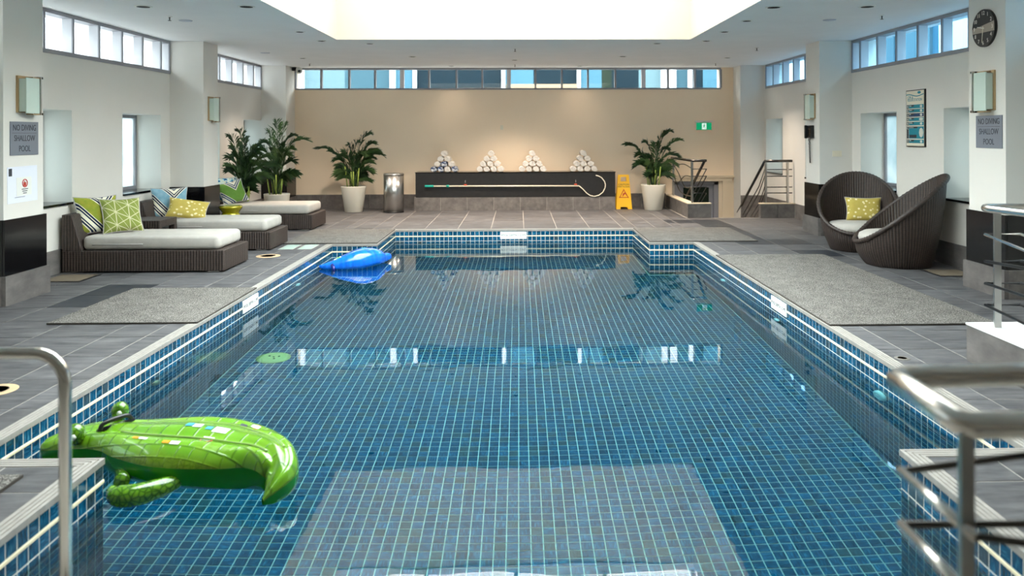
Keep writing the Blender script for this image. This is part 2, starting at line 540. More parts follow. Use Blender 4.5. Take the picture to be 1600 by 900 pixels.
def tag(o, label, cat, group=None, kind=None):
    o['label'] = label; o['category'] = cat
    if group: o['group'] = group
    if kind: o['kind'] = kind
    return o
def structure(o, label=None):
    o['kind'] = 'structure'
    if label: o['label'] = label
    return o
def empty(name, loc=(0, 0, 0), rz=0.0, local=False):
    """local=True: children meshes are given in local coordinates; else in world coordinates"""
    o = bpy.data.objects.new(name, None)
    COL.objects.link(o)
    o.empty_display_size = 0.1
    o.location = loc; o.rotation_euler = (0, 0, rz)
    o['_o'] = [0, 0, 0] if local else list(loc)
    return o
def bx(name, mat, x0, x1, y0, y1, z0, z1, parent=None, bevel=0.0, origin=None):
    m = MB().box(x0, x1, y0, y1, z0, z1)
    if origin is None and parent is None:
        origin = ((x0 + x1) / 2, (y0 + y1) / 2, z0)
    return m.build(name, mat, parent, origin=origin, bevel=bevel)
def copy_obj(o, parent=None, name=None):
    c = o.copy(); COL.objects.link(c)
    if parent is not None: c.parent = parent
    return c
def copy_tree(o, parent=None):
    c = copy_obj(o, parent)
    for ch in list(o.children): copy_tree(ch, c)
    return c
def text(body, size, mat, M, parent, name='lettering', align='CENTER', depth=0.0008, spacing=1.0):
    cu = bpy.data.curves.new(name, 'FONT')
    cu.body = body; cu.size = size; cu.align_x = align; cu.align_y = 'CENTER'; cu.extrude = depth
    cu.space_character = spacing
    cu.resolution_u = 3
    tmp = bpy.data.objects.new('tmp_text', cu); COL.objects.link(tmp)
    dg = bpy.context.evaluated_depsgraph_get()
    me = bpy.data.meshes.new_from_object(tmp.evaluated_get(dg), depsgraph=dg)
    bpy.data.objects.remove(tmp)
    me.materials.clear(); me.materials.append(MATS[mat])
    o = bpy.data.objects.new(name, me); COL.objects.link(o)
    o.parent = parent
    T = Matrix.Translation(Vector(parent['_o'])).inverted() if '_o' in parent else Matrix.Identity(4)
    o.matrix_local = T @ M
    return o
def frame_M(origin, side):
    """local x to the viewer's right, y up, z towards the viewer. side: L wall at left, R wall at right, B back wall"""
    ax = {'L': ((0, 1, 0), (0, 0, 1), (1, 0, 0)), 'R': ((0, -1, 0), (0, 0, 1), (-1, 0, 0)), 'B': ((1, 0, 0), (0, 0, 1), (0, -1, 0))}[side]
    R = Matrix((ax[0], ax[1], ax[2])).transposed().to_4x4()
    return Matrix.Translation(origin) @ R

# ------------------------------------------------------------ layout constants
XL, XR = -5.53, 5.37
CL, CR = -5.00, 4.84
YB, YN = 17.46, -4.0
ZC = 3.14
ZS0, ZS1 = 0.83, 1.96      # niche sill / head
ZW = 2.62                  # clerestory sill
COLS = [(2.90, 3.55), (7.64, 8.27), (12.43, 13.02), (16.80, YB)]
NICHES = [(3.9, 5.06), (6.2, 7.3), (8.57, 9.73), (10.96, 12.12), (13.32, 14.48), (15.74, 16.80)]
POOL = [(-2.127, 2.65), (1.984, 2.65), (1.984, 4.01), (2.646, 4.01), (2.646, 11.76), (1.975, 11.76),
        (1.975, 13.49), (-2.14, 13.49), (-2.14, 11.76), (-2.816, 11.76), (-2.816, 4.01), (-2.127, 4.01)]
ZWATER = -0.225
ZFLOOR = -1.60
T = 0.0762

# ------------------------------------------------------------ walls
def side_wall(name, x_in, x_out, side):
    x0, x1 = min(x_in, x_out), max(x_in, x_out)
    m = MB()
    m.box(x0, x1, YN, YB + 0.4, -2.2, ZS0 - 0.03)
    m.box(x0, x1, YN, YB + 0.4, ZS1, ZW)
    y = YN
    for a, b in NICHES:
        m.box(x0, x1, y, a, ZS0 - 0.03, ZS1); y = b
    m.box(x0, x1, y, YB + 0.4, ZS0 - 0.03, ZS1)
    # clerestory piers
    y = YN
    for (a, b) in [(3.55, 7.64), (8.27, 12.43), (13.02, 16.80)]:
        m.box(x0, x1, y, a, ZW, ZC + 0.1); y = b
    m.box(x0, x1, y, YB + 0.4, ZW, ZC + 0.1)
    return structure(m.build(name, 'wall_paint', origin=(x_in, 6, 0)))
side_wall('wall_left', XL, XL - 0.44, 'L')
side_wall('wall_right', XR, XR + 0.44, 'R')

# back wall with the strip of windows
BW0, BW1 = -4.99, 4.56
m = MB()
m.box(XL - 0.44, 3.46, YB, YB + 0.35, -2.2, ZW + 0.03)
m.box(3.46, 4.84, YB, YB + 0.35, 0.60, ZW + 0.03)
m.box(4.84, XR + 0.44, YB, YB + 0.35, -2.2, ZW + 0.03)
m.box(XL - 0.44, BW0, YB, YB + 0.35, ZW + 0.03, ZC + 0.1)
m.box(BW1, XR + 0.44, YB, YB + 0.35, ZW + 0.03, ZC + 0.1)
structure(m.build('wall_back', 'cream_paint', origin=(0, YB, 0)))
m = MB().box(XL - 0.44, XR + 0.44, YN - 0.3, YN, -0.3, ZC + 0.1)
structure(m.build('wall_front', 'wall_paint', origin=(0, YN, 0)))

# ceiling with the skylight well
SX0, SX1, SY0, SY1 = -2.862, 2.722, 3.9, 12.257
m = MB()
m.box(XL - 0.44, SX0, YN - 0.3, YB + 0.35, ZC, ZC + 0.3)
m.box(SX1, XR + 0.44, YN - 0.3, YB + 0.35, ZC, ZC + 0.3)
m.box(SX0, SX1, YN - 0.3, SY0, ZC, ZC + 0.3)
m.box(SX0, SX1, SY1, YB + 0.35, ZC, ZC + 0.3)
ceil = structure(m.build('ceiling', 'ceiling_paint', origin=(0, 6, ZC)))
m = MB()
ZT = 4.68
m.box(SX0 - 0.12, SX0 + 0.006, SY0 - 0.12, SY1 + 0.12, ZC + 0.002, ZT)
m.box(SX1 - 0.006, SX1 + 0.12, SY0 - 0.12, SY1 + 0.12, ZC + 0.002, ZT)
m.box(SX0, SX1, SY0 - 0.12, SY0 + 0.006, ZC + 0.002, ZT)
m.box(SX0, SX1, SY1 - 0.006, SY1 + 0.12, ZC + 0.002, ZT)
well = structure(m.build('skylight_well', 'shaft_paint', origin=(0, 8, ZC)), 'tall white light well above the pool')
sk = structure(empty('window_1', (0, 8, ZT)), 'glazed skylight over the light well')
ny = 6
for i in range(ny + 1):
    y = SY0 + (SY1 - SY0) * i / ny
    bx('beam', 'fin_white', SX0 - 0.1, SX1 + 0.1, y - 0.04, y + 0.04, ZT, ZT + 0.14, sk)
for i in range(5):
    x = SX0 + (SX1 - SX0) * i / 4
    bx('rafter', 'fin_white', x - 0.03, x + 0.03, SY0, SY1, ZT + 0.141, ZT + 0.2, sk)
for i in range(ny):
    for j in range(4):
        x0 = SX0 + (SX1 - SX0) * j / 4; y0 = SY0 + (SY1 - SY0) * i / ny
        bx('pane', 'pane_glass', x0 + 0.03, x0 + (SX1 - SX0) / 4 - 0.03, y0 + 0.04, y0 + (SY1 - SY0) / ny - 0.04, ZT + 0.15, ZT + 0.158, sk)

# columns, each with polished black cladding and slate base
def pillar(sx, y0, y1, lo=0.0):
    """sx -1 left / +1 right"""
    xi = CL if sx < 0 else CR
    xo = XL if sx < 0 else XR
    o = MB().box(min(xi, xo), max(xi, xo), y0, y1, -0.01 if lo == 0 else lo, ZC - 0.001).build('column', 'wall_paint', origin=(xi, (y0 + y1) / 2, 0))
    structure(o)
    for (z0, z1, t_, mt, nm) in ((0.285, 0.83, 0.022, 'granite_black', 'granite_panel'), (0.0 if lo == 0 else lo, 0.285, 0.045, 'slate_skirt', 'base_tile')):
        if sx < 0:
            bx(nm, mt, xi, xi + t_, y0 - t_ + 0.004, y1 + t_, z0, z1, o)
            bx(nm, mt, xo, xi, y0 - t_, y0, z0, z1, o)
            if y1 < 17: bx(nm, mt, xo, xi, y1, y1 + t_, z0, z1, o)
        else:
            bx(nm, mt, xi - t_, xi, y0 - t_ + 0.004, y1 + t_, z0, z1, o)
            bx(nm, mt, xi, xo, y0 - t_, y0, z0, z1, o)
            if y1 < 17: bx(nm, mt, xi, xo, y1, y1 + t_, z0, z1, o)
    return o
for a, b in COLS[:3]:
    pillar(-1, a, b); pillar(1, a, b)
pillar(-1, 16.80, YB)
o = MB().box(4.84, XR, 16.90, YB, -2.0, ZC - 0.001).build('column', 'wall_paint', origin=(4.84, 17.1, 0)); structure(o)
bx('base_tile', 'slate_skirt', 4.84, XR, 16.87, 16.90, -0.3, 0.30, o)

# skirting tiles
def skirt(name, runs, axis, pos, out, origin, h=0.285):
    o = structure(empty(name, origin))
    for a, b in runs:
        n = max(1, round((b - a) / 0.57)); d = (b - a) / n
        for i in range(n):
            p, q = a + i * d + 0.003, a + (i + 1) * d - 0.003
            if axis == 'y': bx('skirting_tile', 'slate_skirt', min(pos, pos + out), max(pos, pos + out), p, q, 0.0, h, o)
            else: bx('skirting_tile', 'slate_skirt', p, q, min(pos, pos + out), max(pos, pos + out), 0.0, h, o)
    return o
skirt('baseboard_left', [(8.32, 12.38), (13.07, 16.75)], 'y', XL, 0.02, (XL, 12, 0))
skirt('baseboard_right', [(8.32, 12.38), (13.07, 14.98)], 'y', XR, -0.02, (XR, 12, 0))
o = skirt('baseboard_back', [(-5.0, 3.3)], 'x', YB, -0.02, (0, YB, 0), 0.31)
bx('skirting_tile', 'slate_skirt', XR - 0.02, XR, 15.25, 16.86, -0.3, 0.285, bpy.data.objects['baseboard_right'])

# clerestory windows
wn_no = [1]
def next_window():
    wn_no[0] += 1
    return 'window_%d' % wn_no[0]
def side_clerestory(side, y0, y1, mulls, glass):
    xw = XL if side == 'L' else XR
    s = -1 if side == 'L' else 1
    o = structure(empty(next_window(), (xw, (y0 + y1) / 2, ZW)))
    X = lambda a, b: (min(xw + s * a, xw + s * b), max(xw + s * a, xw + s * b))
    bx('sill_rail', 'alu', *X(-0.015, 0.14), y0, y1, ZW, ZW + 0.05, o)
    bx('head_rail', 'alu', *X(-0.01, 0.14), y0, y1, ZC - 0.045, ZC - 0.001, o)
    ys = [y0 + 0.015] + mulls + [y1 - 0.015]
    for y in ys:
        bx('mullion', 'frame_grey', *X(-0.012, 0.004), y - 0.018, y + 0.018, ZW + 0.05, ZC - 0.045, o)
        bx('fin', 'fin_white', *X(0.004, 0.125), y - 0.012, y + 0.012, ZW + 0.05, ZC - 0.045, o)
    for a, b in zip(ys[:-1], ys[1:]):
        bx('pane', glass, *X(0.125, 0.13), a + 0.012, b - 0.012, ZW + 0.05, ZC - 0.045, o)
    return o
mL = [8.57, 9.16, 9.753, 10.353, 10.948, 11.538, 12.121]
side_clerestory('L', 8.27, 12.43, mL, 'pane_glass')
side_clerestory('R', 8.27, 12.43, mL, 'blue_glass')
mF = [13.30, 13.90, 14.485, 15.10, 15.70, 16.31]
side_clerestory('L', 13.02, 16.80, mF, 'pane_glass')
side_clerestory('R', 13.02, 16.80, mF, 'blue_glass')
mN = [3.9, 4.5, 5.1, 5.7, 6.3, 6.9, 7.4]
side_clerestory('L', 3.55, 7.64, mN, 'pane_glass')
side_clerestory('R', 3.55, 7.64, mN, 'blue_glass')
o = structure(empty(next_window(), (0, YB, ZW)))
ed = [-4.989, -4.415, -3.793, -3.217, -2.613, -2.009, -1.397, -0.819, -0.222, 0.375, 0.969, 1.558, 2.175, 2.81, 3.369, 3.975, 4.56]
thick = {4, 8, 13}
bx('sill_rail', 'alu', ed[0], ed[-1], YB - 0.012, YB + 0.12, ZW + 0.03, ZW + 0.065, o)
bx('head_rail', 'alu', ed[0], ed[-1], YB - 0.01, YB + 0.12, ZC - 0.04, ZC - 0.001, o)
for i, x in enumerate(ed):
    hw = 0.045 if i in thick else 0.02
    bx('mullion', 'alu' if i not in thick else 'fin_white', x - hw, x + hw, YB - 0.008, YB + 0.10, ZW + 0.065, ZC - 0.04, o)
for i in range(16):
    bx('pane', 'pane_glass', ed[i] + (0.045 if i in thick else 0.02), ed[i + 1] - (0.045 if i + 1 in thick else 0.02), YB + 0.05, YB + 0.056, ZW + 0.065, ZC - 0.04, o)

# niche windows
for side in 'LR':
    xw = XL if side == 'L' else XR
    s = -1 if side == 'L' else 1
    for (a, b) in NICHES:
        X = lambda p, q: (min(xw + s * p, xw + s * q), max(xw + s * p, xw + s * q))
        o = structure(empty(next_window(), (xw + s * 0.38, (a + b) / 2, ZS0)))
        bx('sill', 'granite_black', *X(-0.02, 0.42), a + 0.002, b - 0.002, ZS0 - 0.028, ZS0, o)
        for p, q in ((a + 0.005, a + 0.06), (b - 0.06, b - 0.005), (a + 0.2, a + 0.245)):
            bx('stile', 'frame_grey', *X(0.365, 0.415), p, q, ZS0 + 0.001, ZS1 - 0.002, o)
        for p, q in ((ZS0 + 0.001, ZS0 + 0.05), (ZS1 - 0.05, ZS1 - 0.002)):
            bx('frame_rail', 'frame_grey', *X(0.37, 0.41), a + 0.06, b - 0.06, p, q, o)
        bx('pane', 'niche_glass', *X(0.388, 0.394), a + 0.06, b - 0.06, ZS0 + 0.05, ZS1 - 0.05, o)

# ------------------------------------------------------------ pool basin
def pool_basin():
    th = 0.25
    m = MB()
    # floor slab and side blocks (grout coloured body), built just outside the water polygon
    P = POOL; n = len(P)
    m.v += [(x, y, ZFLOOR - 0.004) for x, y in P] + [(x, y, -0.03) for x, y in P]
    m.face(tuple(range(n)))
    for i in range(n):
        j = (i + 1) % n
        m.face((i + n, j + n, j, i))
    basin = m.build('pool_basin', 'pool_grout', origin=(0, 8, ZFLOOR))
    structure(basin, 'tiled swimming pool basin')
    return basin
basin = pool_basin()
# all mosaic tiles: centre, tangent, normal
tiles = []   # (cx,cy,cz, tx,ty,tz, bx,by,bz, w, h)
n = len(POOL)
trims = MB()
for i in range(n):
    a, b = Vector(POOL[i]), Vector(POOL[(i + 1) % n])
    L = (b - a).length; t_ = (b - a) / L
    nrm = Vector((-t_.y, t_.x))          # interior side
    k = max(1, round(L / T)); d = L / k
    z = -0.03
    row = 0
    while z - T > ZFLOOR - 0.02:
        for c in range(k):
            p = a + t_ * (d * (c + 0.5))
            tiles.append((p.x, p.y, z - T / 2, t_.x, t_.y, 0, 0, 0, -1, nrm.x, nrm.y, 0, d, T))
        z -= T
        if row == 0:
            M = Matrix(((t_.x, nrm.x, 0, a.x), (t_.y, nrm.y, 0, a.y), (0, 0, 1, 0), (0, 0, 0, 1)))
            trims.box(0, L, 0, 0.007, z - 0.014, z - 0.001, M)
            z -= 0.015
        row += 1
# floor tiles
def inside(x, y):
    if 4.01 < y < 11.76: return -2.816 < x < 2.646
    if y >= 11.76: return -2.14 < x < 1.975 and y < 13.49
    return -2.127 < x < 1.984 and y > 2.65
nx = round((2.646 + 2.816) / T); dx = (2.646 + 2.816) / nx
nyy = round((13.49 - 2.65) / T); dy = (13.49 - 2.65) / nyy
for i in range(nx):
    for j in range(nyy):
        x = -2.816 + dx * (i + 0.5); y = 2.65 + dy * (j + 0.5)
        if inside(x, y):
            tiles.append((x, y, ZFLOOR, 1, 0, 0, 0, 1, 0, 0, 0, 1, dx, dy))
TA = np.array(tiles)
C = TA[:, 0:3]; Tt = TA[:, 3:6]; Tb = TA[:, 6:9]; Nn = TA[:, 9:12]; W = TA[:, 12:13]; Hh = TA[:, 13:14]
# the 300 tiles that show largest from the camera
cp = np.array([0, 0, 1.65])
vec = cp - C; dist = np.linalg.norm(vec, axis=1)
facing = (vec * Nn).sum(1) / dist
area = np.where(facing > 0, facing / dist ** 2, 0)
depth = np.maximum(C[:, 1], 0.1)
u_ = 811 + 1215 * C[:, 0] / depth; v_ = 209.5 + 1215 * (1.65 - np.where(C[:, 2] < -1.5, -0.75, C[:, 2])) / depth
vis = (u_ > 0) & (u_ < 1600) & (v_ > 0) & (v_ < 905)
area = area * vis
area[C[:, 2] < -1.5] *= 0.55
hid = (C[:, 0] < -2.0) & (C[:, 2] < -1.5) & (C[:, 1] < 5.0)
area[hid] = 0
order = np.argsort(-area)
single = order[:296]
mask = np.ones(len(TA), bool); mask[single] = False
g = 0.0030; hproud = 0.0015
def tile_arrays(C, Tt, Tb, Nn, W, Hh):
    n = len(C)
    hw = W / 2 - g; hh = Hh / 2 - g
    base = [C - Tt * hw - Tb * hh, C + Tt * hw - Tb * hh, C + Tt * hw + Tb * hh, C - Tt * hw + Tb * hh]
    s = 0.0012
    top = [p + Nn * hproud for p in [C - Tt * (hw - s) - Tb * (hh - s), C + Tt * (hw - s) - Tb * (hh - s), C + Tt * (hw - s) + Tb * (hh - s), C - Tt * (hw - s) + Tb * (hh - s)]]
    V = np.stack(base + top, 1).reshape(-1, 3)
    F0 = np.array([[4, 5, 6, 7], [0, 1, 5, 4], [1, 2, 6, 5], [2, 3, 7, 6], [3, 0, 4, 7]])
    # orientation: T x B must equal N, else flip
    sgn = (np.cross(Tt, Tb) * Nn).sum(1) > 0
    F = F0[None] + (np.arange(n) * 8)[:, None, None]
    F = np.where(sgn[:, None, None], F, F[:, :, ::-1])
    return V, F.reshape(-1, 4), sgn
def big_mesh(name, V, F, mat, seeds=None, sgn=None, origin=(0, 0, 0)):
    me = bpy.data.meshes.new(name)
    V = V - np.array(origin)
    me.vertices.add(len(V)); me.vertices.foreach_set('co', V.astype(np.float32).ravel())
    me.loops.add(F.size); me.loops.foreach_set('vertex_index', F.astype(np.int32).ravel())
    me.polygons.add(len(F)); me.polygons.foreach_set('loop_start', (np.arange(len(F)) * 4).astype(np.int32))
    me.polygons.foreach_set('loop_total', np.full(len(F), 4, np.int32))
    me.update(calc_edges=True)
    uvl = me.uv_layers.new(name='UVMap')
    base_uv = np.array([[0, 0], [1, 0], [1, 1], [0, 1], [0, 0], [1, 0], [1, 1], [0, 1]], float)
    uvl.data.foreach_set('uv', base_uv[F.ravel() % 8].astype(np.float32).ravel())
    if seeds is not None:
        at = me.attributes.new('seed', 'FLOAT_VECTOR', 'FACE')
        at.data.foreach_set('vector', np.repeat(seeds, 5, axis=0).astype(np.float32).ravel())
    me.polygons.foreach_set('use_smooth', np.zeros(len(F), bool))
    me.materials.append(MATS[mat])
    return me
V, F, sg = tile_arrays(C[mask], Tt[mask], Tb[mask], Nn[mask], W[mask], Hh[mask])
rng = np.random.default_rng(3)
org = (0, 8, ZFLOOR)
me = big_mesh('mosaic_tiles', V, F, 'mosaic_tile', rng.random((mask.sum(), 3)), origin=org)
o = bpy.data.objects.new('mosaic_tiles', me); COL.objects.link(o); o.parent = basin; o['kind'] = 'stuff'
tm = {}
for idx in single:
    c = TA[idx]
    key = (round(c[12], 5), round(c[13], 5))
    if key not in tm:
        V, F, sg = tile_arrays(np.zeros((1, 3)), np.array([[1., 0, 0]]), np.array([[0, 1., 0]]), np.array([[0, 0, 1.]]), np.array([[c[12]]]), np.array([[c[13]]]))
        tm[key] = big_mesh('mosaic_tile', V, F, 'mosaic_tile')
    o = bpy.data.objects.new('mosaic_tile', tm[key]); COL.objects.link(o); o.parent = basin
    tx, nm = Vector(c[3:6]), Vector(c[9:12])
    by = nm.cross(tx)
    R = Matrix((tx, by, nm)).transposed().to_4x4()
    o.matrix_local = Matrix.Translation(Vector(c[0:3]) - Vector(org)) @ R
trims.build('trim_strip', 'cream_strip', basin, origin=org)

# water
m = MB()
m.v = [(x, y, ZWATER) for x, y in POOL]
m.face(tuple(range(len(POOL))))
tag(m.build('pool_water', 'water', origin=(0, 8, ZWATER)), 'calm clear blue water filling the pool', 'water', kind='stuff')

# coping
def offset_poly(P, d):
    out = []
    n = len(P)
    for i in range(n):
        a, b, c = Vector(P[i - 1]), Vector(P[i]), Vector(P[(i + 1) % n])
        t1 = (b - a).normalized(); t2 = (c - b).normalized()
        n1 = Vector((t1.y, -t1.x)); n2 = Vector((t2.y, -t2.x))
        out.append((b.x + (n1.x + n2.x) * d, b.y + (n1.y + n2.y) * d))
    return out
def ring_strip(m, d0, d1, z0, z1):
    A, B = offset_poly(POOL, d0), offset_poly(POOL, d1)
    n = len(A); b = len(m.v)
    for P, z in ((A, z0), (A, z1), (B, z1), (B, z0)):
        m.v += [(x, y, z) for x, y in P]
    for i in range(n):
        j = (i + 1) % n
        for k in range(4):
            l = (k + 1) % 4
            m.face((b + k * n + i, b + k * n + j, b + l * n + j, b + l * n + i)[::-1])
cop = structure(empty('trim_1', (0, 8, 0)), 'grooved pale stone coping around the pool')
m = MB(); ring_strip(m, -0.004, 0.088, -0.03, -0.005); m.build('coping_slab', 'coping_gap', cop)
for k in range(4):
    m = MB(); a = -0.007 + k * 0.024
    ring_strip(m, a, a + 0.018, -0.0285 if k == 0 else -0.006, 0.0015); m.build('coping_ridge', 'coping_stone', cop)

# ------------------------------------------------------------ deck
STX0, STX1, STY0 = 3.44, XR, 15.20
m = MB()
zt, zb = -0.003, -0.20
# floor slab around pool and stair opening
m.box(XL - 0.44, -2.83, YN, YB, zb, zt)
m.box(2.66, STX0, YN, YB, zb, zt)
m.box(STX0, XR + 0.44, YN, STY0, zb, zt)
m.box(-2.83, 2.66, YN, 2.64, zb, zt)
m.box(-2.83, 2.66, 13.50, YB, zb, zt)
m.box(-2.83, -2.15, 11.77, 13.50, zb, zt); m.box(1.985, 2.66, 11.77, 13.50, zb, zt)
m.box(-2.83, -2.137, 2.64, 4.0, zb, zt); m.box(1.994, 2.66, 2.64, 4.0, zb, zt)
floor = structure(m.build('floor', 'grout', origin=(0, 8, 0)))
LXs = [XL, -5.12, -4.55, -3.98, -3.41, -3.07, -2.904, -2.56, -2.228]
MXs = [-2.228 + 0.5775 * i for i in range(8)]
RXs = [2.063, 2.40, 2.734, 2.91, 3.27, 3.83, 4.40, 4.97, XR]
Ys = [5.32 + 0.56 * k for k in range(-9, 23)]
regions = [(XL, -2.904, 2.0, YB), (-2.904, -2.228, 11.848, YB), (-2.228, 2.063, 13.578, YB), (2.063, 2.734, 11.848, YB), (2.734, XR, 2.0, YB),
           (-2.904, -2.215, 2.65, 3.922), (2.072, 2.734, 2.65, 3.922)]
DARK = [(-4.55, -3.98, 7.56, 8.68), (2.734, 3.27, 14.28, 14.84), (3.27, 3.83, 12.04, 14.84), (3.27, 4.40, 11.48, 12.04), (3.83, 4.40, 10.36, 10.92)]
pieces = []
for (x0, x1, y0, y1) in regions:
    xs = sorted(set([x0, x1] + [x for x in (LXs + MXs + RXs) if x0 + 0.05 < x < x1 - 0.05]))
    ys = sorted(set([y0, y1] + [y for y in Ys if y0 + 0.04 < y < y1 - 0.04] + ([STY0 - 0.05] if x0 > 2 and y1 > 15 else [])))
    for a, b in zip(xs[:-1], xs[1:]):
        for c, d in zip(ys[:-1], ys[1:]):
            if a >= 3.2 and c >= STY0 - 0.06: continue
            dk = any(a > p - 0.05 and b < q + 0.05 and c > r - 0.06 and d < s_ + 0.06 for p, q, r, s_ in DARK)
            cx, cyy = (a + b) / 2, (c + d) / 2
            size = (b - a) * (d - c) / max(cyy, 1) ** 3 * (1 if abs(cx) < cyy * 0.68 + 0.3 else 0.0)
            pieces.append((size, a, b, c, d, dk))
pieces.sort(reverse=True)
rest = MB()
for i, (sz, a, b, c, d, dk) in enumerate(pieces):
    j = 0.0045
    if i < 296 or dk:
        z = random.uniform(-0.0012, 0.0)
        o = bx('paver', 'paver_dark' if dk else 'paver_grey', a + j, b - j, c + j, d - j, -0.02, z, floor)
        o.location = ((a + b) / 2, (c + d) / 2 - 8, 0)
        for v in o.data.vertices: v.co.x -= (a + b) / 2; v.co.y -= (c + d) / 2 - 8
    else:
        rest.box(a + j, b - j, c + j, d - j, -0.02, 0.0)
if rest.f:
    o = rest.build('pavers', 'paver_grey', floor); o['kind'] = 'stuff'

# mats
def mat_rug(x0, x1, y0, y1, label, skew=0.0, zt=0.016):
    m = MB()
    nx, ny = 40, 40
    rr = random.Random(int(x0 * 100) + 5)
    rows = []
    for j in range(ny + 1):
        r = []
        for i in range(nx + 1):
            x = x0 + (x1 - x0) * i / nx; y = y0 + (y1 - y0) * j / ny
            x += skew * (j / ny) * (1 - i / nx)
            r.append((x, y, zt + rr.uniform(-0.0015, 0.0015)))
        rows.append(r)
    b = m.grid(rows, smooth=True)
    m.box(x0 + 0.004, x1 - 0.004, y0 + 0.004, y1 - 0.004, 0.002, zt - 0.003)
    # hem skirt
    o = m.build('pool_mat', 'mat_grey', origin=((x0 + x1) / 2, (y0 + y1) / 2, 0))
    e = MB()
    for (p, q, r, s) in ((x0, x1, y0 - 0.004, y0 + 0.004), (x0, x1, y1 - 0.004, y1 + 0.004), (x0 - 0.004, x0 + 0.004, y0, y1), (x1 - 0.004, x1 + 0.004, y0, y1)):
        e.box(p, q, r, s, 0.001, zt - 0.002)
    e.build('binding', 'mat_edge', o)
    tag(o, label, 'mat', 'loop mats on the pool deck')
mat_rug(-4.12, -2.82, 6.86, 8.40, 'grey loop mat beside the depth plate on the left pool edge, near the first lounger')
mat_rug(-3.55, -2.15, 11.80, 13.50, 'grey loop mat at the far left pool corner beside the blue float')
mat_rug(1.985, 3.64, 11.80, 13.48, 'grey loop mat at the far right pool corner, in front of the stairs')
mat_rug(2.655, 4.11, 6.60, 10.45, 'long grey loop mat on the right deck in front of the wicker chairs')
mat_rug(-3.6, -2.40, 2.9, 3.80, 'small grey loop mat on the near left corner of the deck, by the chrome hoop')

# covers set in the deck
def disc(name, mat, x, y, r, z, label, cat, group=None):
    o = MB().lathe([(r, 0.0), (r, z - 0.002), (r - 0.006, z)], 32).build(name, mat, origin=(0, 0, 0))
    o.location = (x, y, 0.0)
    m = MB(); m.lathe([(r * 0.62, z), (r * 0.62, z + 0.001), (r * 0.58, z + 0.0012), (r * 0.58, z)], 32)
    m.build('ring', 'hatch_brown', o, origin=(0, 0, 0))
    tag(o, label, cat, group)
disc('skimmer_cover', 'beige_cover', -3.40, 5.10, 0.135, 0.004, 'round beige skimmer lid in the near left deck', 'cover', 'skimmer lids')
disc('skimmer_cover', 'beige_cover', -3.42, 10.66, 0.16, 0.004, 'round beige skimmer lid in the deck past the second lounger', 'cover', 'skimmer lids')
disc('floor_drain', 'coping_gap', 2.80, 5.64, 0.055, 0.004, 'small round grey drain by the right pool edge', 'drain')
for x0, x1, lab in ((-3.46, -3.27, 'pale green deck pad, the one farther from the pool'), (-3.19, -3.01, 'pale green deck pad, the one nearer the pool corner')):
    o = bx('deck_pad', 'pale_green_pad', x0, x1, 11.27, 11.72, 0.0, 0.004)  # pale green rectangular pad on the pavers
    bx('rim', 'grout', x0 - 0.012, x1 + 0.012, 11.258, 11.732, 0.0, 0.002, o)
    tag(o, lab, 'deck light', 'pale green deck pads')
for x0, x1, y0, y1, lab in ((-5.4, -4.98, 8.88, 9.30, 'square brown floor hatch under the nearest lounger'), (4.86, 5.26, 8.86, 9.26, 'square brown floor hatch behind the right wicker chair')):
    o = bx('floor_hatch', 'hatch_brown', x0, x1, y0, y1, 0.0, 0.006)
    bx('hatch_frame', 'black_plastic', x0 - 0.03, x1 + 0.03, y0 - 0.03, y1 + 0.03, 0.0, 0.004, o)
    tag(o, lab, 'hatch', 'square floor hatches')

# pool fittings
def inlet(x, y, z, side, r, label, mat='white_plastic'):
    s = 1 if side == 'L' else -1
    rows = MB()
    rows.lathe([(r, 0), (r, 0.012), (r * 0.86, 0.03), (r * 0.5, 0.036), (r * 0.42, 0.028)], 24)
    o = rows.build('return_inlet', mat, origin=(0, 0, 0))
    o.matrix_world = Matrix.Translation((x, y, z)) @ Matrix.Rotation(s * PI / 2, 4, 'Y')
    e = MB().lathe([(r * 0.3, 0.02), (r * 0.3, 0.034), (r * 0.2, 0.038)], 16).build('eyeball', mat, o, origin=(0, 0, 0))
    tag(o, label, 'pool fitting', 'return inlets in the pool walls')
inlet(-2.812, 9.9, -0.33, 'L', 0.07, 'white round inlet in the left pool wall, nearest the blue float')
inlet(2.642, 10.0, -0.33, 'R', 0.07, 'white round inlet in the far part of the right pool wall')
inlet(2.642, 5.63, -0.36, 'R', 0.085, 'large white round inlet in the near right pool wall, beyond the foreground rail')
inlet(-2.812, 6.05, -0.34, 'L', 0.05, 'small brownish inlet in the left pool wall behind the crocodile', 'bronze')
inlet(2.642, 7.9, -0.36, 'R', 0.055, 'white round inlet under the depth plate of the right pool wall')
simple('drain_green', rgb(190, 178, 110), 0.5)
o = MB().lathe([(0.17, 0.004), (0.17, 0.012), (0.12, 0.03), (0.0, 0.034)], 32).build('main_drain', 'drain_green', origin=(0, 0, 0))
o.location = (-2.50, 7.95, ZFLOOR)
for a, b in ((0, 0), (0.05, 0.02), (-0.05, 0.03), (0.02, -0.05)):
    MB().lathe([(0.012, 0.033), (0.012, 0.037), (0.0, 0.0375)], 10, (a, b, 0)).build('screw', 'steel_dark', o, origin=(0, 0, 0))
tag(o, 'round pale green drain cover on the pool floor', 'drain cover')
def plate(M, label, s=1.0):
    o = empty('depth_plate', M.translation)
    m = MB(); m.box(-0.228, 0.228, -0.062, 0.062, 0, 0.010, M); m.build('plate', 'white_plastic', o)
    text('POOL DEPTH 1.2 MT', 0.047, 'ink', M @ Matrix.Translation((0, 0, 0.0105)), o)
    tag(o, label, 'sign', 'pool depth plates')
plate(frame_M((-0.10, 13.486, -0.103), 'B'), 'white POOL DEPTH plate on the far end wall of the pool')
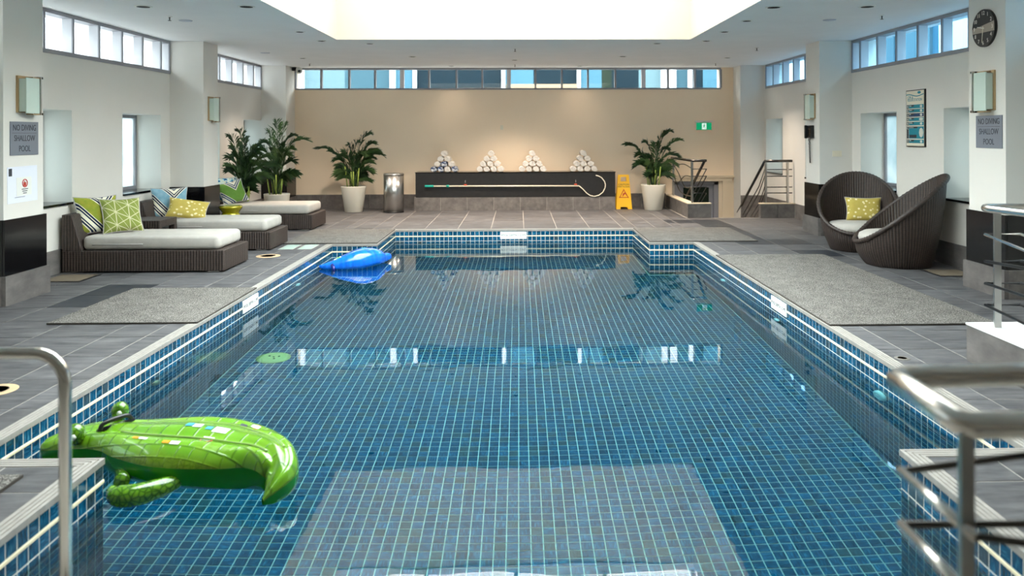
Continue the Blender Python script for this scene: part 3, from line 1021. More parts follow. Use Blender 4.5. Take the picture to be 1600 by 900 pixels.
plate(frame_M((2.642, 7.86, -0.105), 'R'), 'white POOL DEPTH plate on the right pool wall beside the long mat')
plate(frame_M((-2.812, 8.18, -0.105), 'L'), 'white POOL DEPTH plate on the left pool wall beside a loop mat')

# ------------------------------------------------------------ bench at the back wall
t = empty('bench', (-0.07, 16.84, 0))
xs = [-2.27 + i * (4.36 / 7.6) for i in range(8)] + [2.09]
for a, b in zip(xs[:-1], xs[1:]):
    bx('base_tile', 'slate_skirt', a + 0.003, b - 0.003, 16.84, 16.86, 0.0, 0.285, t)
bx('plinth', 'grout', -2.265, 2.085, 16.845, YB - 0.025, 0.0, 0.285, t)
bx('counter', 'black_panel', -2.24, 2.09, 16.86, YB - 0.025, 0.287, 0.815, t, bevel=0.004)
bx('top_slab', 'granite_black', -2.25, 2.10, 16.85, YB - 0.022, 0.815, 0.83, t, bevel=0.003)
tag(t, 'long black counter on a slate tile plinth at the back wall', 'counter')

# towels
def towel_mesh(mat):
    m = MB()
    turns, n = 3.0, 54
    ro, ri = 0.072, 0.012
    pts_o = []
    for i in range(n + 1):
        a = i / n * turns * 2 * PI
        r = ri + (ro - ri) * i / n
        pts_o.append((a, r))
    th = (ro - ri) / turns * 0.80
    L = 0.38
    A = [((r) * math.cos(a) * 1.08, r * math.sin(a) * 0.92) for a, r in pts_o]
    B = [((max(r - th, 0.002)) * math.cos(a) * 1.08, max(r - th, 0.002) * math.sin(a) * 0.92) for a, r in pts_o]
    b = len(m.v)
    for (x, z) in A: m.v += [(x, 0.006, z), (x, L, z)]
    nb = len(m.v)
    for (x, z) in B: m.v += [(x, 0.006, z), (x, L, z)]
    nc = len(m.v)
    for (p, q) in zip(A, B): m.v.append(((p[0] + q[0]) / 2, -0.004, (p[1] + q[1]) / 2))
    for i in range(n):
        m.face((b + 2 * i, b + 2 * i + 1, b + 2 * i + 3, b + 2 * i + 2), None, True)
        m.face((nb + 2 * i, nb + 2 * i + 2, nb + 2 * i + 3, nb + 2 * i + 1), None, True)
        m.face((b + 2 * i, b + 2 * i + 2, nc + i + 1, nc + i), None, True)
        m.face((nc + i, nc + i + 1, nb + 2 * i + 2, nb + 2 * i), None, True)
        m.face((b + 2 * i + 1, nb + 2 * i + 1, nb + 2 * i + 3, b + 2 * i + 3), None, False)
    m.face((b + 2 * n, b + 2 * n + 1, nb + 2 * n + 1, nb + 2 * n))
    return m.mesh('rolled_towel', mat)
tw, tb = towel_mesh('towel_white'), towel_mesh('towel_blue')
ordn = ['first', 'second', 'third', 'fourth']
pile_lab = ['blue-and-white pile', 'second pile from the left', 'third pile from the left', 'rightmost pile']
for pi_, px_ in enumerate([-1.628, -0.627, 0.293, 1.411]):
    for row in range(4):
        k = 4 - row
        for i in range(k):
            blue = pi_ == 0 and ((row == 0 and i != 2) or (row == 1 and i == 1))
            o = bpy.data.objects.new('rolled_towel', tb if blue else tw); COL.objects.link(o)
            o.location = (px_ + (i - (k - 1) / 2) * 0.152 + random.uniform(-.004, .004) + (0.02 if (pi_ == 1 and row == 3) else 0), 16.90 + random.uniform(-.008, .012), 0.830 + 0.067 + row * 0.1135)
            o.rotation_euler = (0, random.uniform(0, 6.28) if False else random.choice([0.0, 0.3, 6.0]), 0)
            rn = ['bottom row', 'second row up', 'third row up', 'top'][row]
            if row == 3: pos = 'at the top of the'
            else: pos = '%s in the %s of the' % (ordn[i], rn)
            lab = '%s rolled towel, %s %s' % ('blue and white patterned' if blue else 'white', pos, pile_lab[pi_])
            tag(o, lab, 'towel', 'rolled towels on the black counter')

# life hook pole on the counter front
YF = 16.845
t = empty('rescue_pole', (0, YF, 0.53))
MB().tube([(-1.85, YF - 0.02, 0.532), (1.30, YF - 0.02, 0.525)], 0.016, 10).build('pole', 'pole_cream', t)
MB().tube([(-2.03, YF - 0.02, 0.532), (-1.845, YF - 0.02, 0.532)], 0.024, 12).build('grip', 'teal_grip', t)
MB().tube([(-1.57, YF - 0.02, 0.531), (-1.51, YF - 0.02, 0.531)], 0.027, 12).build('collar', 'teal_grip', t)
hk = [(1.30, 0.525), (1.385, 0.454), (1.46, 0.37), (1.54, 0.315), (1.63, 0.295), (1.73, 0.32), (1.815, 0.385), (1.862, 0.474), (1.872, 0.55), (1.852, 0.62), (1.79, 0.70), (1.73, 0.735), (1.664, 0.752)]
MB().tube([(a, YF - 0.02, b) for a, b in hk], 0.011, 8).build('hook', 'pole_cream', t)
tag(t, 'long cream rescue pole with curved hook and teal grip, hung on the black counter', 'rescue pole')
for x, lab in ((-1.16, 'small metal hook holding the grip end of the rescue pole'), (1.226, 'small metal hook holding the curved end of the rescue pole')):
    o = empty('wall_hook', (x, YF, 0.6))
    MB().tube([(x, YF - 0.002, 0.65), (x, YF - 0.03, 0.64), (x, YF - 0.03, 0.60)], 0.008, 8).build('pin', 'steel_brushed', o)
    MB().tube([(x - 0.03, YF - 0.02, 0.555), (x + 0.03, YF - 0.02, 0.553)], 0.019, 10).build('strap', 'red_clip', o)
    tag(o, lab, 'hook', 'hooks on the counter front')

# bin
o = empty('waste_bin', (-2.663, 16.58, 0))
c = (-2.663, 16.58, 0)
MB().lathe([(0.212, 0.02), (0.212, 0.80), (0.206, 0.80)], 48, c).build('body', 'steel_brushed', o)
MB().lathe([(0.216, 0.0), (0.218, 0.022), (0.213, 0.024)], 48, c).build('base_ring', 'black_plastic', o)
MB().lathe([(0.216, 0.785), (0.218, 0.81), (0.20, 0.828), (0.12, 0.832), (0.115, 0.815)], 48, c).build('lid', 'steel_brushed', o)
tag(o, 'cylindrical brushed steel waste bin left of the counter', 'bin')

# wet floor sign
o = empty('wet_floor_sign', (2.30, 17.12, 0))
def trap(m, yb, yt, z0=0.0, H=0.75, wb=0.175, wt=0.12, th=0.012):
    # panel with feet cut-out, in local coordinates x across; leaning from y=yb (bottom) to y=yt (top)
    def P(x, z, off): return (2.30 + x, yb + (yt - yb) * z / H + off, z)
    def W(z): return wb + (wt - wb) * z / H
    segs = [(-1, -0.45, 0.0, 0.05), (0.45, 1, 0.0, 0.05), (-1, 1, 0.05, 0.60), (-1, -0.5, 0.60, 0.70), (0.5, 1, 0.60, 0.70), (-1, 1, 0.70, H)]
    for a, b, z0, z1 in segs:
        k = len(m.v)
        for off in (0, th):
            m.v += [P(a * W(z0), z0, off), P(b * W(z0), z0, off), P(b * W(z1), z1, off), P(a * W(z1), z1, off)]
        for q in ((0, 1, 2, 3), (7, 6, 5, 4), (0, 4, 5, 1), (1, 5, 6, 2), (2, 6, 7, 3), (3, 7, 4, 0)):
            m.face(tuple(k + i for i in q))
m = MB(); trap(m, 16.98, 17.10); m.build('front_panel', 'yellow_sign', o)
m = MB(); trap(m, 17.27, 17.125); m.build('rear_panel', 'yellow_sign', o)
tilt = math.atan2(0.12, 0.75)
def signM(x, z):
    return Matrix.Translation((x, 16.98 + 0.12 * z / 0.75 - 0.003, z)) @ Matrix.Rotation(PI / 2 - tilt, 4, 'X')
text('CAUTION', 0.052, 'sign_black', signM(2.30, 0.535), o)
text('WET FLOOR', 0.046, 'sign_black', signM(2.30, 0.485), o)
m = MB()
tri = [(-0.105, 0.0), (0.105, 0.0), (0.0, 0.19)]
M = signM(2.30, 0.25)
for i in range(3):
    a, b = Vector(tri[i]), Vector(tri[(i + 1) % 3]); d = (b - a).normalized(); nn = Vector((-d.y, d.x)) * 0.014
    m.prism([tuple(a), tuple(b), tuple(b + nn), tuple(a + nn)], M, 0.002)
m.prism([(-0.035, 0.03), (-0.02, 0.03), (0.03, 0.09), (0.055, 0.04), (0.066, 0.05), (0.03, 0.12), (-0.02, 0.09)], M, 0.002)
m.prism([(-0.02, 0.125), (0.0, 0.145), (-0.015, 0.155), (-0.03, 0.14)], M, 0.002)
m.build('warning_triangle', 'sign_red', o)
tag(o, 'yellow folding wet floor sign at the right end of the counter', 'sign')

# ------------------------------------------------------------ palms
def frond(base, tip, bend, nleaf=26, lmax=0.26, seed=0, wd=0.0052):
    rr = random.Random(seed)
    B, Tp = Vector(base), Vector(tip)
    mid = (B + Tp) / 2
    ctrl = Vector((B.x + (Tp.x - B.x) * 0.28, B.y + (Tp.y - B.y) * 0.28, max(B.z, Tp.z) + bend))
    def Q(s): return B * (1 - s) ** 2 + ctrl * 2 * s * (1 - s) + Tp * s * s
    def dQ(s): return ((ctrl - B) * 2 * (1 - s) + (Tp - ctrl) * 2 * s).normalized()
    m = MB()
    n = 10
    m.tube([Q(i / n) for i in range(n + 1)], 0.006, 5, rs=[0.009 * (1 - 0.8 * i / n) + 0.001 for i in range(n + 1)], caps=False)
    for i in range(nleaf):
        s = 0.30 + 0.70 * (i + 0.5) / nleaf
        p = Q(s); d = dQ(s)
        side = d.cross(Vector((0, 0, 1)))
        if side.length < 0.05: side = Vector((1, 0, 0))
        side.normalize(); up = side.cross(d)
        L = lmax * (0.22 + 0.78 * math.sin(PI * min(1, 0.22 + (s - 0.30) / 0.70 * 0.78))) * rr.uniform(0.85, 1.1)
        for sg in (-1, 1):
            dr = (side * sg * rr.uniform(0.35, 0.65) + d * rr.uniform(0.8, 1.25) + up * rr.uniform(0.0, 0.5)).normalized()
            e1 = p + dr * L * 0.5
            e2 = p + dr * L + Vector((0, 0, -L * rr.uniform(0.15, 0.5)))
            wv = dr.cross(up).normalized() * wd
            q = len(m.v)
            m.v += [tuple(p), tuple(e1 + wv), tuple(e1 - wv), tuple(e2)]
            m.face((q, q + 1, q + 3), None, False); m.face((q, q + 3, q + 2), None, False)
    return m
def palm(x, y, rim_z, r_top, r_bot, h_pot, fronds, label, seed, nextra=10, ht=1.5, spread=0.6):
    o = empty('potted_palm', (x, y, 0))
    c = (x, y, 0)
    MB().lathe([(r_bot, 0.0), (r_bot + 0.01, 0.01), (r_top, h_pot - 0.02), (r_top + 0.004, h_pot - 0.008), (r_top, h_pot), (r_top - 0.02, h_pot), (r_top - 0.025, h_pot - 0.05)], 48, c).build('pot', 'pot_white', o)
    MB().lathe([(r_top - 0.024, h_pot - 0.06), (r_top - 0.024, h_pot - 0.045), (0.02, h_pot - 0.035)], 32, c).build('soil', 'soil', o)
    rr = random.Random(seed)
    allf = []
    for (dx, dz, dy, bend) in fronds: allf.append((dx, dy, dz, bend))
    for k in range(nextra + 9):
        a = rr.uniform(0, 2 * PI); s_ = rr.uniform(0.35, 1.0)
        allf.append((math.cos(a) * spread * s_, math.sin(a) * spread * 0.55 * s_, h_pot + (ht - h_pot) * rr.uniform(0.15, 0.85), rr.uniform(0.02, 0.2)))
    ns = 9
    for k in range(ns):
        a = 2 * PI * k / ns; r0 = 0.03 + 0.05 * (k % 3)
        b0 = (x + math.cos(a) * r0, y + math.sin(a) * r0, h_pot - 0.05)
        b1 = (x + math.cos(a) * (r0 + 0.05), y + math.sin(a) * (r0 + 0.05), h_pot + rr.uniform(0.28, 0.42))
        MB().tube([b0, b1], 0.012, 7).build('stem', 'stem_green', o)
    for k, (dx, dy, dz, bend) in enumerate(allf):
        a = rr.uniform(0, 2 * PI)
        b = (x + math.cos(a) * 0.05, y + math.sin(a) * 0.05, h_pot + 0.0)
        frond(b, (x + dx, y + dy, dz), bend, nleaf=21, lmax=0.27, seed=seed * 50 + k).build('frond', 'palm_leaf', o)
    tag(o, label, 'potted plant', 'areca palms in white pots')
    return o
# (dx, z, dy, bend)
palm(-3.54, 16.72, 0.55, 0.265, 0.18, 0.55,
     [(-0.82, 1.36, -0.10, 0.12), (0.38, 1.66, 0.0, 0.12), (0.48, 1.45, -0.1, 0.15), (0.68, 1.18, -0.1, 0.30), (0.58, 1.26, 0.1, 0.25), (-0.12, 1.42, 0.05, 0.05), (0.12, 1.48, -0.05, 0.05), (-0.38, 1.10, -0.1, 0.15),
      (-0.36, 0.80, -0.15, 0.2), (0.45, 0.85, -0.2, 0.2), (-0.22, 1.25, 0.1, 0.1), (0.25, 1.2, -0.15, 0.2)],
     'areca palm in a white pot left of the steel bin', 11, 12, 1.35, 0.45)
palm(2.92, 16.86, 0.55, 0.27, 0.185, 0.55,
     [(-0.68, 1.42, -0.10, 0.10), (0.42, 1.70, 0.05, 0.08), (0.25, 1.66, 0, 0.06), (0.62, 1.50, -0.1, 0.12), (0.60, 1.12, -0.05, 0.30), (-0.20, 1.46, 0.05, 0.05), (0.05, 1.40, -0.05, 0.1), (-0.38, 0.98, -0.1, 0.15),
      (0.50, 0.95, -0.1, 0.3), (-0.35, 1.15, 0.1, 0.2), (0.30, 1.3, -0.1, 0.15)],
     'areca palm in a white pot beside the stairs', 12, 12, 1.35, 0.42)
palm(-4.735, 15.3, 0.50, 0.245, 0.19, 0.50,
     [(0.0, 1.90, 0.0, 0.05), (0.18, 1.86, 0.0, 0.05), (-0.16, 1.70, 0, 0.08), (0.70, 1.52, -0.1, 0.28), (0.38, 1.62, 0.05, 0.15), (-0.50, 1.42, 0.1, 0.15), (-0.62, 1.20, 0, 0.2), (0.36, 1.10, 0, 0.2),
      (0.42, 0.85, -0.05, 0.25), (0.30, 1.36, 0.05, 0.1), (-0.48, 0.95, -0.15, 0.2), (-0.30, 1.5, 0.0, 0.1)],
     'tallest areca palm, in a white pot at the back left corner column', 13, 12, 1.6, 0.42)
palm(-5.05, 14.35, 0.42, 0.20, 0.15, 0.40,
     [(-0.34, 1.62, 0.2, 0.08), (-0.12, 1.72, 0.1, 0.05), (0.02, 1.55, 0.1, 0.05), (0.40, 1.50, 0.1, 0.1), (0.55, 1.2, 0.1, 0.25), (0.66, 1.05, 0.1, 0.25), (0.3, 1.35, 0.2, 0.15), (-0.3, 1.0, 0.1, 0.2),
      (-0.32, 1.2, 0.1, 0.2), (0.5, 0.85, 0.1, 0.25), (0.16, 1.4, 0.15, 0.1), (-0.28, 1.4, 0.2, 0.1)],
     'dense dark areca palm behind the farthest lounger, beside the left column', 14, 14, 1.5, 0.38)

# ------------------------------------------------------------ loungers
def rounded_slab(m, x0, x1, y0, y1, z0, z1, r, nseg=5, crown=0.0):
    """soft cushion: rounded in all edges"""
    nx, ny = 14, 8
    cx, cyy, cz = (x0 + x1) / 2, (y0 + y1) / 2, (z0 + z1) / 2
    hx, hy, hz = (x1 - x0) / 2, (y1 - y0) / 2, (z1 - z0) / 2
    rows = []
    prof = []
    for i in range(nseg * 2 + 1):
        a = -PI / 2 + PI * i / (nseg * 2)
        prof.append((r * (1 - math.cos(a)), hz - r if a > 0 else -(hz - r), r * math.sin(a)))
    def outline(ins):
        pts = []
        R = max(r * 1.2 - ins, 0.004)
        for (sx, sy, a0) in ((1, 1, 0), (-1, 1, PI / 2), (-1, -1, PI), (1, -1, 3 * PI / 2)):
            for k in range(5):
                a = a0 + PI / 2 * k / 4
                pts.append((cx + sx * (hx - ins - R) + R * math.cos(a), cyy + sy * (hy - ins - R) + R * math.sin(a)))
        return pts
    for ins, zc_, dz in prof:
        rows.append([(px_, py_, cz + zc_ + dz) for px_, py_ in outline(ins)])
    n = len(rows[0])
    uvs = [[((p[0] + p[1]), p[2]) for p in (row + [row[0]])] for row in rows]
    b = m.grid(rows, closed_u=True, uvs=uvs)
    m.fan(b, n, (cx, cyy, z0), True)
    m.fan(b + (len(rows) - 1) * n, n, (cx, cyy, z1 + crown))
    return m
def lounger(y0, label, x1=-3.55, wid=0.84):
    x0 = XL + 0.05
    t = empty('sun_lounger', (x0, y0, 0))
    y1 = y0 + wid
    bx('base', 'rattan', x0, x1, y0, y1, 0.015, 0.265, t, bevel=0.012)
    # backrest wedge
    m = MB()
    prof = [(x0, 0.265), (x0 + 0.24, 0.265), (x0 + 0.12, 0.685), (x0 + 0.10, 0.70), (x0, 0.70)]
    k = len(m.v)
    m.v += [(a, y0, b) for a, b in prof] + [(a, y1, b) for a, b in prof]
    m.face((4, 3, 2, 1, 0), [(prof[i][0], prof[i][1]) for i in (4, 3, 2, 1, 0)])
    m.face((5, 6, 7, 8, 9), [(prof[i][0], prof[i][1]) for i in range(5)])
    for i in range(5):
        j = (i + 1) % 5
        m.face((i, j, j + 5, i + 5), [(y0, prof[i][1]), (y0, prof[j][1]), (y1, prof[j][1]), (y1, prof[i][1])])
    m.build('backrest', 'rattan', t, bevel=0.01)
    mm = MB(); rounded_slab(mm, x0 + 0.22, x1 - 0.07, y0 + 0.03, y1 - 0.03, 0.267, 0.435, 0.055, 5, 0.012)
    mo = mm.build('mattress', 'mattress_cream', t)
    MB().tube([(x0 + 0.35, y0 + 0.027, 0.335), (x0 + 0.95, y0 + 0.027, 0.34)], 0.006, 6).build('zip_seam', 'fabric_edge', mo)
    for x in (x0 + 0.1, x1 - 0.14):
        for y in (y0 + 0.05, y1 - 0.05):
            bx('foot', 'chrome', x - 0.07, x + 0.07, y - 0.02, y + 0.02, 0.0, 0.016, t)
    tag(t, label, 'sun lounger', 'woven sun loungers along the left wall')
lounger(9.42, 'woven brown sun lounger nearest the camera, with two green patterned pillows')
lounger(11.17, 'woven brown sun lounger in the middle, with a blue and a yellow pillow')
lounger(13.53, 'farthest woven brown sun lounger, below the palms', x1=-3.58, wid=0.95)

def pillow(w_, h_, th, mat, loc, rx, ry, rz, label, group='scatter pillows'):
    """local: x width, z height, y thickness; pinched corners"""
    n = 18
    rows = [[], []]
    m = MB()
    for sgn in (1, -1):
        rs = []; us = []
        for j in range(n + 1):
            r = []; uu = []
            for i in range(n + 1):
                u = -1 + 2 * i / n; v = -1 + 2 * j / n
                pin = 1 - 0.10 * (1 - abs(u) ** 2) * (abs(v) ** 3)
                pinx = 1 - 0.10 * (1 - abs(v) ** 2) * (abs(u) ** 3)
                tk = ((1 - u ** 4) * (1 - v ** 4)) ** 0.55
                r.append((u * w_ / 2 * pinx, -sgn * th / 2 * tk, v * h_ / 2 * pin + h_ / 2))
                uu.append((i / n, j / n))
            rs.append(r); us.append(uu)
        m.grid(rs, uvs=us, flip=(sgn < 0))
    o = m.build('pillow', mat, origin=(0, 0, 0))
    o.location = loc; o.rotation_euler = (rx, ry, rz)
    e = MB()
    path = []
    for k in range(48):
        a = k / 48 * 4
        s_, f = int(a), a - int(a)
        c = [(-1, -1), (1, -1), (1, 1), (-1, 1), (-1, -1)]
        u = c[s_][0] + (c[s_ + 1][0] - c[s_][0]) * f; v = c[s_][1] + (c[s_ + 1][1] - c[s_][1]) * f
        pin = 1 - 0.10 * (1 - abs(u) ** 2) * (abs(v) ** 3); pinx = 1 - 0.10 * (1 - abs(v) ** 2) * (abs(u) ** 3)
        path.append((u * w_ / 2 * pinx, 0, v * h_ / 2 * pin + h_ / 2))
    e.tube(path, 0.006, 6, closed=True).build('piping', 'fabric_edge', o, origin=(0, 0, 0))
    tag(o, label, 'pillow', group)
    return o
Rr = math.radians
# pillows: face normal (-y local) turned towards +X / camera; lean back on the backrest
pillow(0.50, 0.48, 0.15, 'pillow_green_chevron', (-5.20, 9.74, 0.435), Rr(-18), 0, Rr(48), 'green and yellow chevron pillow against the nearest backrest')
pillow(0.47, 0.46, 0.14, 'pillow_star', (-4.93, 9.80, 0.435), Rr(-24), 0, Rr(42), 'olive green pillow with a white star lattice, on the nearest lounger')
pillow(0.50, 0.46, 0.14, 'pillow_blue_chevron', (-5.14, 11.55, 0.435), Rr(-20), 0, Rr(28), 'blue and white chevron pillow on the middle lounger')
pillow(0.56, 0.33, 0.14, 'pillow_yellow', (-4.86, 11.42, 0.425), Rr(-34), Rr(10), Rr(18), 'yellow lumbar pillow with white flecks, on the middle lounger')
pillow(0.48, 0.48, 0.14, 'pillow_ikat', (-5.22, 13.98, 0.435), Rr(-18), 0, Rr(40), 'blue and white ikat pillow on the farthest lounger')
pillow(0.44, 0.44, 0.13, 'pillow_leaf_chevron', (-5.00, 13.88, 0.44), Rr(-28), Rr(-14), Rr(34), 'green pillow with a white chevron band, on the farthest lounger')

# side table between loungers
t = empty('side_table', (-5.1, 10.9, 0))
bx('table_top', 'rattan', -5.46, -4.84, 10.56, 11.10, 0.40, 0.50, t, bevel=0.008)
for y0_ in (10.56, 11.02):
    for x0_ in (-5.46, -4.92):
        bx('leg', 'rattan', x0_, x0_ + 0.08, y0_, y0_ + 0.08, 0.0, 0.40, t)
tag(t, 'low woven brown side table between the two nearer loungers', 'side table')

o = MB().lathe([(0.13, 0.0), (0.175, 0.012), (0.185, 0.03), (0.16, 0.07), (0.115, 0.12), (0.095, 0.18), (0.10, 0.24), (0.115, 0.29), (0.125, 0.335), (0.148, 0.352), (0.14, 0.375), (0.125, 0.395), (0.15, 0.43), (0.182, 0.475), (0.185, 0.495), (0.165, 0.512), (0.10, 0.518)], 48).build('garden_stool', 'stool_gold', origin=(0, 0, 0))
o.location = (-4.66, 12.66, 0)
tag(o, 'shiny golden green waisted stool between the two farther loungers', 'stool')

# ------------------------------------------------------------ wicker chairs
def wicker_chair(x, y, heading, label, sc_=1.0):
    """local +x is the front"""
    t = empty('wicker_chair', (x, y, 0), heading, local=True)
    t.scale = (sc_, sc_, sc_)
    n = 72
    def rim(ph):
        b = (1 - math.cos(ph)) / 2       # ph=0 front, pi back
        rho_x = 0.50 + 0.09 * b
        return Vector((math.cos(ph) * rho_x, math.sin(ph) * (0.55 + 0.02 * b), 0.285 + 0.86 * b ** 1.12))
    def base(ph): return Vector((math.cos(ph) * 0.395 - 0.02, math.sin(ph) * 0.395, 0.0))
    outer = MB(); inner = MB()
    K = 14
    rows = []; uvs = []
    for k in range(K + 1):
        s = k / K; r = []; uu = []
        for i in range(n):
            ph = 2 * PI * i / n
            a, b = base(ph), rim(ph)
            p = a.lerp(b, s)
            bul = 0.035 * math.sin(PI * s)
            d = Vector((math.cos(ph), math.sin(ph), 0))
            r.append(p + d * bul)
        for i in range(n + 1): uu.append((i / n * 3.06, s * (0.3 + 0.8 * (1 - math.cos(2 * PI * i / n)) / 2)))
        rows.append(r); uvs.append(uu)
    b0 = outer.grid(rows, closed_u=True, uvs=uvs)
    outer.fan(b0, n, (0, 0, 0), True)
    so = outer.build('shell', 'rattan', t)
    rows = []; uvs = []
    for k in range(K + 1):
        s = k / K; r = []; uu = []
        for i in range(n):
            ph = 2 * PI * i / n
            a, b = base(ph), rim(ph)
            zmin = 0.22
            s0 = min(0.85, zmin / b.z)
            q = s0 + (1 - s0) * s
            p = a.lerp(b, q)
            d = Vector((math.cos(ph), math.sin(ph), 0))
            r.append(p + d * (0.035 * math.sin(PI * q) - 0.035))
        for i in range(n + 1): uu.append((i / n * 3.06, s * (0.1 + 0.8 * (1 - math.cos(2 * PI * i / n)) / 2)))
        rows.append(r); uvs.append(uu)
    b0 = inner.grid(rows, closed_u=True, uvs=uvs, flip=True)
    inner.fan(b0, n, (0, 0, 0.22))
    inner.build('inner_weave', 'rattan', t)
    # braided rim
    path = [rim(2 * PI * i / 216) for i in range(216)]
    m = MB(); m.tube([p + Vector((0, 0, 0.004)) for p in path], 0.03, 10, closed=True, rs=[0.028 + 0.006 * (i % 3 == 0) for i in range(216)])
    m.build('braided_rim', 'rattan', t)
    # seat cushion
    m = MB()
    prof = [(0.80, 0.0), (0.97, 0.02), (1.0, 0.06), (0.97, 0.10), (0.85, 0.125), (0.5, 0.135), (0.02, 0.138)]
    rows = [[(0.015 + math.cos(2 * PI * i / 48) * 0.445 * f, math.sin(2 * PI * i / 48) * 0.455 * f, 0.275 + z * 1.15) for i in range(48)] for f, z in prof]
    b0 = m.grid(rows, closed_u=True); m.fan(b0, 48, (0.015, 0, 0.275), True)
    m.build('seat_cushion', 'mattress_cream', t)
    tag(t, label, 'chair', 'round wicker chairs')
    return t
wicker_chair(4.80, 10.95, Rr(-112), 'round high-backed wicker chair facing the camera, beside the phone column', 0.92)
wicker_chair(4.745, 9.70, Rr(164), 'round high-backed wicker chair turned side-on, nearer the camera', 0.97)
pillow(0.50, 0.36, 0.14, 'pillow_yellow', (4.96, 11.08, 0.38), Rr(-20), 0, Rr(-14), 'yellow flecked pillow in the chair facing the camera')
pillow(0.46, 0.34, 0.13, 'pillow_yellow', (4.98, 9.62, 0.40), Rr(-24), 0, Rr(-100), 'pale yellow pillow inside the side-on wicker chair')

# ------------------------------------------------------------ stairwell
pl = empty('stair_kerb', (3.5, 15.2, 0))
structure(pl, 'low slate kerb wall left of the stair opening')
def kerb_tiles(parent, runs):
    for x0, x1, y0, y1 in runs: bx('kerb_tile', 'slate_skirt', x0, x1, y0, y1, 0.0, 0.272, parent)
def span(a, b, n): return [(a + (b - a) * i / n + 0.003, a + (b - a) * (i + 1) / n - 0.003) for i in range(n)]
bx('core', 'grout', 3.315, 3.445, 15.165, YB - 0.03, -0.2, 0.272, pl)
bx('core', 'grout', 3.445, 3.745, 15.165, 15.285, -0.2, 0.272, pl)
kerb_tiles(pl, [(3.30, 3.315, a, b) for a, b in span(15.16, YB - 0.03, 4)] + [(3.303, 3.757, 15.15, 15.165), (3.745, 3.76, 15.166, 15.285)])
bx('cap', 'trim_cream', 3.295, 3.46, 15.145, YB - 0.03, 0.272, 0.29, pl)
bx('cap', 'trim_cream', 3.46, 3.765, 15.145, 15.30, 0.272, 0.29, pl)
pr = empty('stair_kerb', (5.0, 15.1, 0))
structure(pr, 'low slate kerb wall right of the stair opening')
bx('core', 'grout', 4.715, XR, 15.055, 15.175, -0.2, 0.272, pr)
kerb_tiles(pr, [(4.703, 5.03, 15.04, 15.055), (5.036, XR - 0.003, 15.04, 15.055), (4.70, 4.715, 15.056, 15.175)])
bx('cap', 'trim_cream', 4.695, XR, 15.035, 15.18, 0.272, 0.29, pr)
st = structure(empty('staircase', (4.2, 15.3, 0)), 'slate steps going down behind the kerbs')
for i in range(8):
    bx('step', 'paver_grey', 3.45, 4.84, 15.205 + i * 0.28, 15.205 + (i + 1) * 0.28, -0.17 * (i + 1) - 0.2, -0.17 * (i + 1) + 0.0, st)
bx('landing', 'paver_grey', 3.45, XR, 17.0, YB + 0.3, -1.75, -1.56, st)
bx('stringer', 'wall_paint', 4.845, XR, 15.21, 16.86, -1.9, -0.25, st)
# lower door with moulded frame
d = structure(empty('door_1', (4.05, YB, -1.5)), 'grey door with cream moulded frame at the foot of the stairs')
bx('leaf', 'frame_grey', 3.62, 4.40, YB + 0.10, YB + 0.14, -1.55, 0.50, d)
bx('inset_panel', 'facade_olive', 3.72, 4.30, YB + 0.092, YB + 0.10, -1.4, 0.43, d)
bx('jamb', 'frame_grey', 3.50, 3.62, YB + 0.02, YB + 0.14, -1.55, 0.56, d); bx('jamb', 'frame_grey', 4.40, 4.50, YB + 0.02, YB + 0.14, -1.55, 0.56, d)
bx('head', 'frame_grey', 3.50, 4.50, YB + 0.02, YB + 0.14, 0.50, 0.60, d)
bx('pilaster', 'trim_cream', 4.50, 4.84, YB - 0.01, YB + 0.12, -1.55, 0.58, d)
bx('pilaster', 'trim_cream', 4.58, 4.70, YB - 0.04, YB - 0.01, -1.55, 0.58, d)
bx('lintel', 'trim_cream', 3.462, 4.80, YB - 0.06, YB + 0.0, 0.58, 0.66, d)
bx('cornice', 'trim_cream', 3.462, 4.838, YB - 0.09, YB + 0.0, 0.66, 0.71, d)

# rail helpers
def bez(points, k=8):
    P = [Vector(p) for p in points]; out = []
    for i in range(len(P) - 1):
        p0 = P[max(i - 1, 0)]; p1 = P[i]; p2 = P[i + 1]; p3 = P[min(i + 2, len(P) - 1)]
        for j in range(k):
            s = j / k
            out.append(0.5 * ((2 * p1) + (p2 - p0) * s + (2 * p0 - 5 * p1 + 4 * p2 - p3) * s * s + (-p0 + 3 * p1 - 3 * p2 + p3) * s ** 3))
    out.append(P[-1]); return out
rl = empty('stair_railing', (3.4, 15.3, 0.29))
XA, YA = 3.40, 15.22
MB().tube([(XA - 0.03, 17.1, 1.12), (XA, 15.2, 1.12), (3.68, 15.2, 1.12)], 0.026, 12).build('handrail', 'steel_dark', rl)
MB().tube([(3.64, 15.22, 1.10), (3.60, 16.4, 0.42), (3.58, 17.3, -0.10)], 0.026, 12).build('descending_handrail', 'steel_dark', rl)
for y_ in (15.22, 17.08):
    bx('post', 'steel_brushed', XA - 0.02, XA + 0.02, y_ - 0.02, y_ + 0.02, 0.29, 1.10, rl)
for k, (z1, z2, z3, z4) in enumerate(((0.96, 1.02, 0.99, 0.93), (0.80, 0.78, 0.62, 0.60), (0.60, 0.56, 0.80, 0.98), (0.42, 0.40, 0.47, 0.78))):
    MB().tube(bez([(XA, 15.22, z1 - 0.03 * k * 0), (XA, 15.9, z2), (XA, 16.5, z3), (XA, 17.08, z4)]), 0.009, 8).build('bar', 'steel_dark', rl)
for z_ in (0.955, 0.815, 0.60, 0.485):
    MB().tube([(XA, 15.2, z_), (3.68, 15.2, z_), (3.64, 16.3, z_ - 0.62), (3.62, 16.9, z_ - 0.96)], 0.009, 8).build('bar', 'black_plastic', rl)
tag(rl, 'steel stair railing on the left kerb beside the palm', 'railing', 'stair railings')
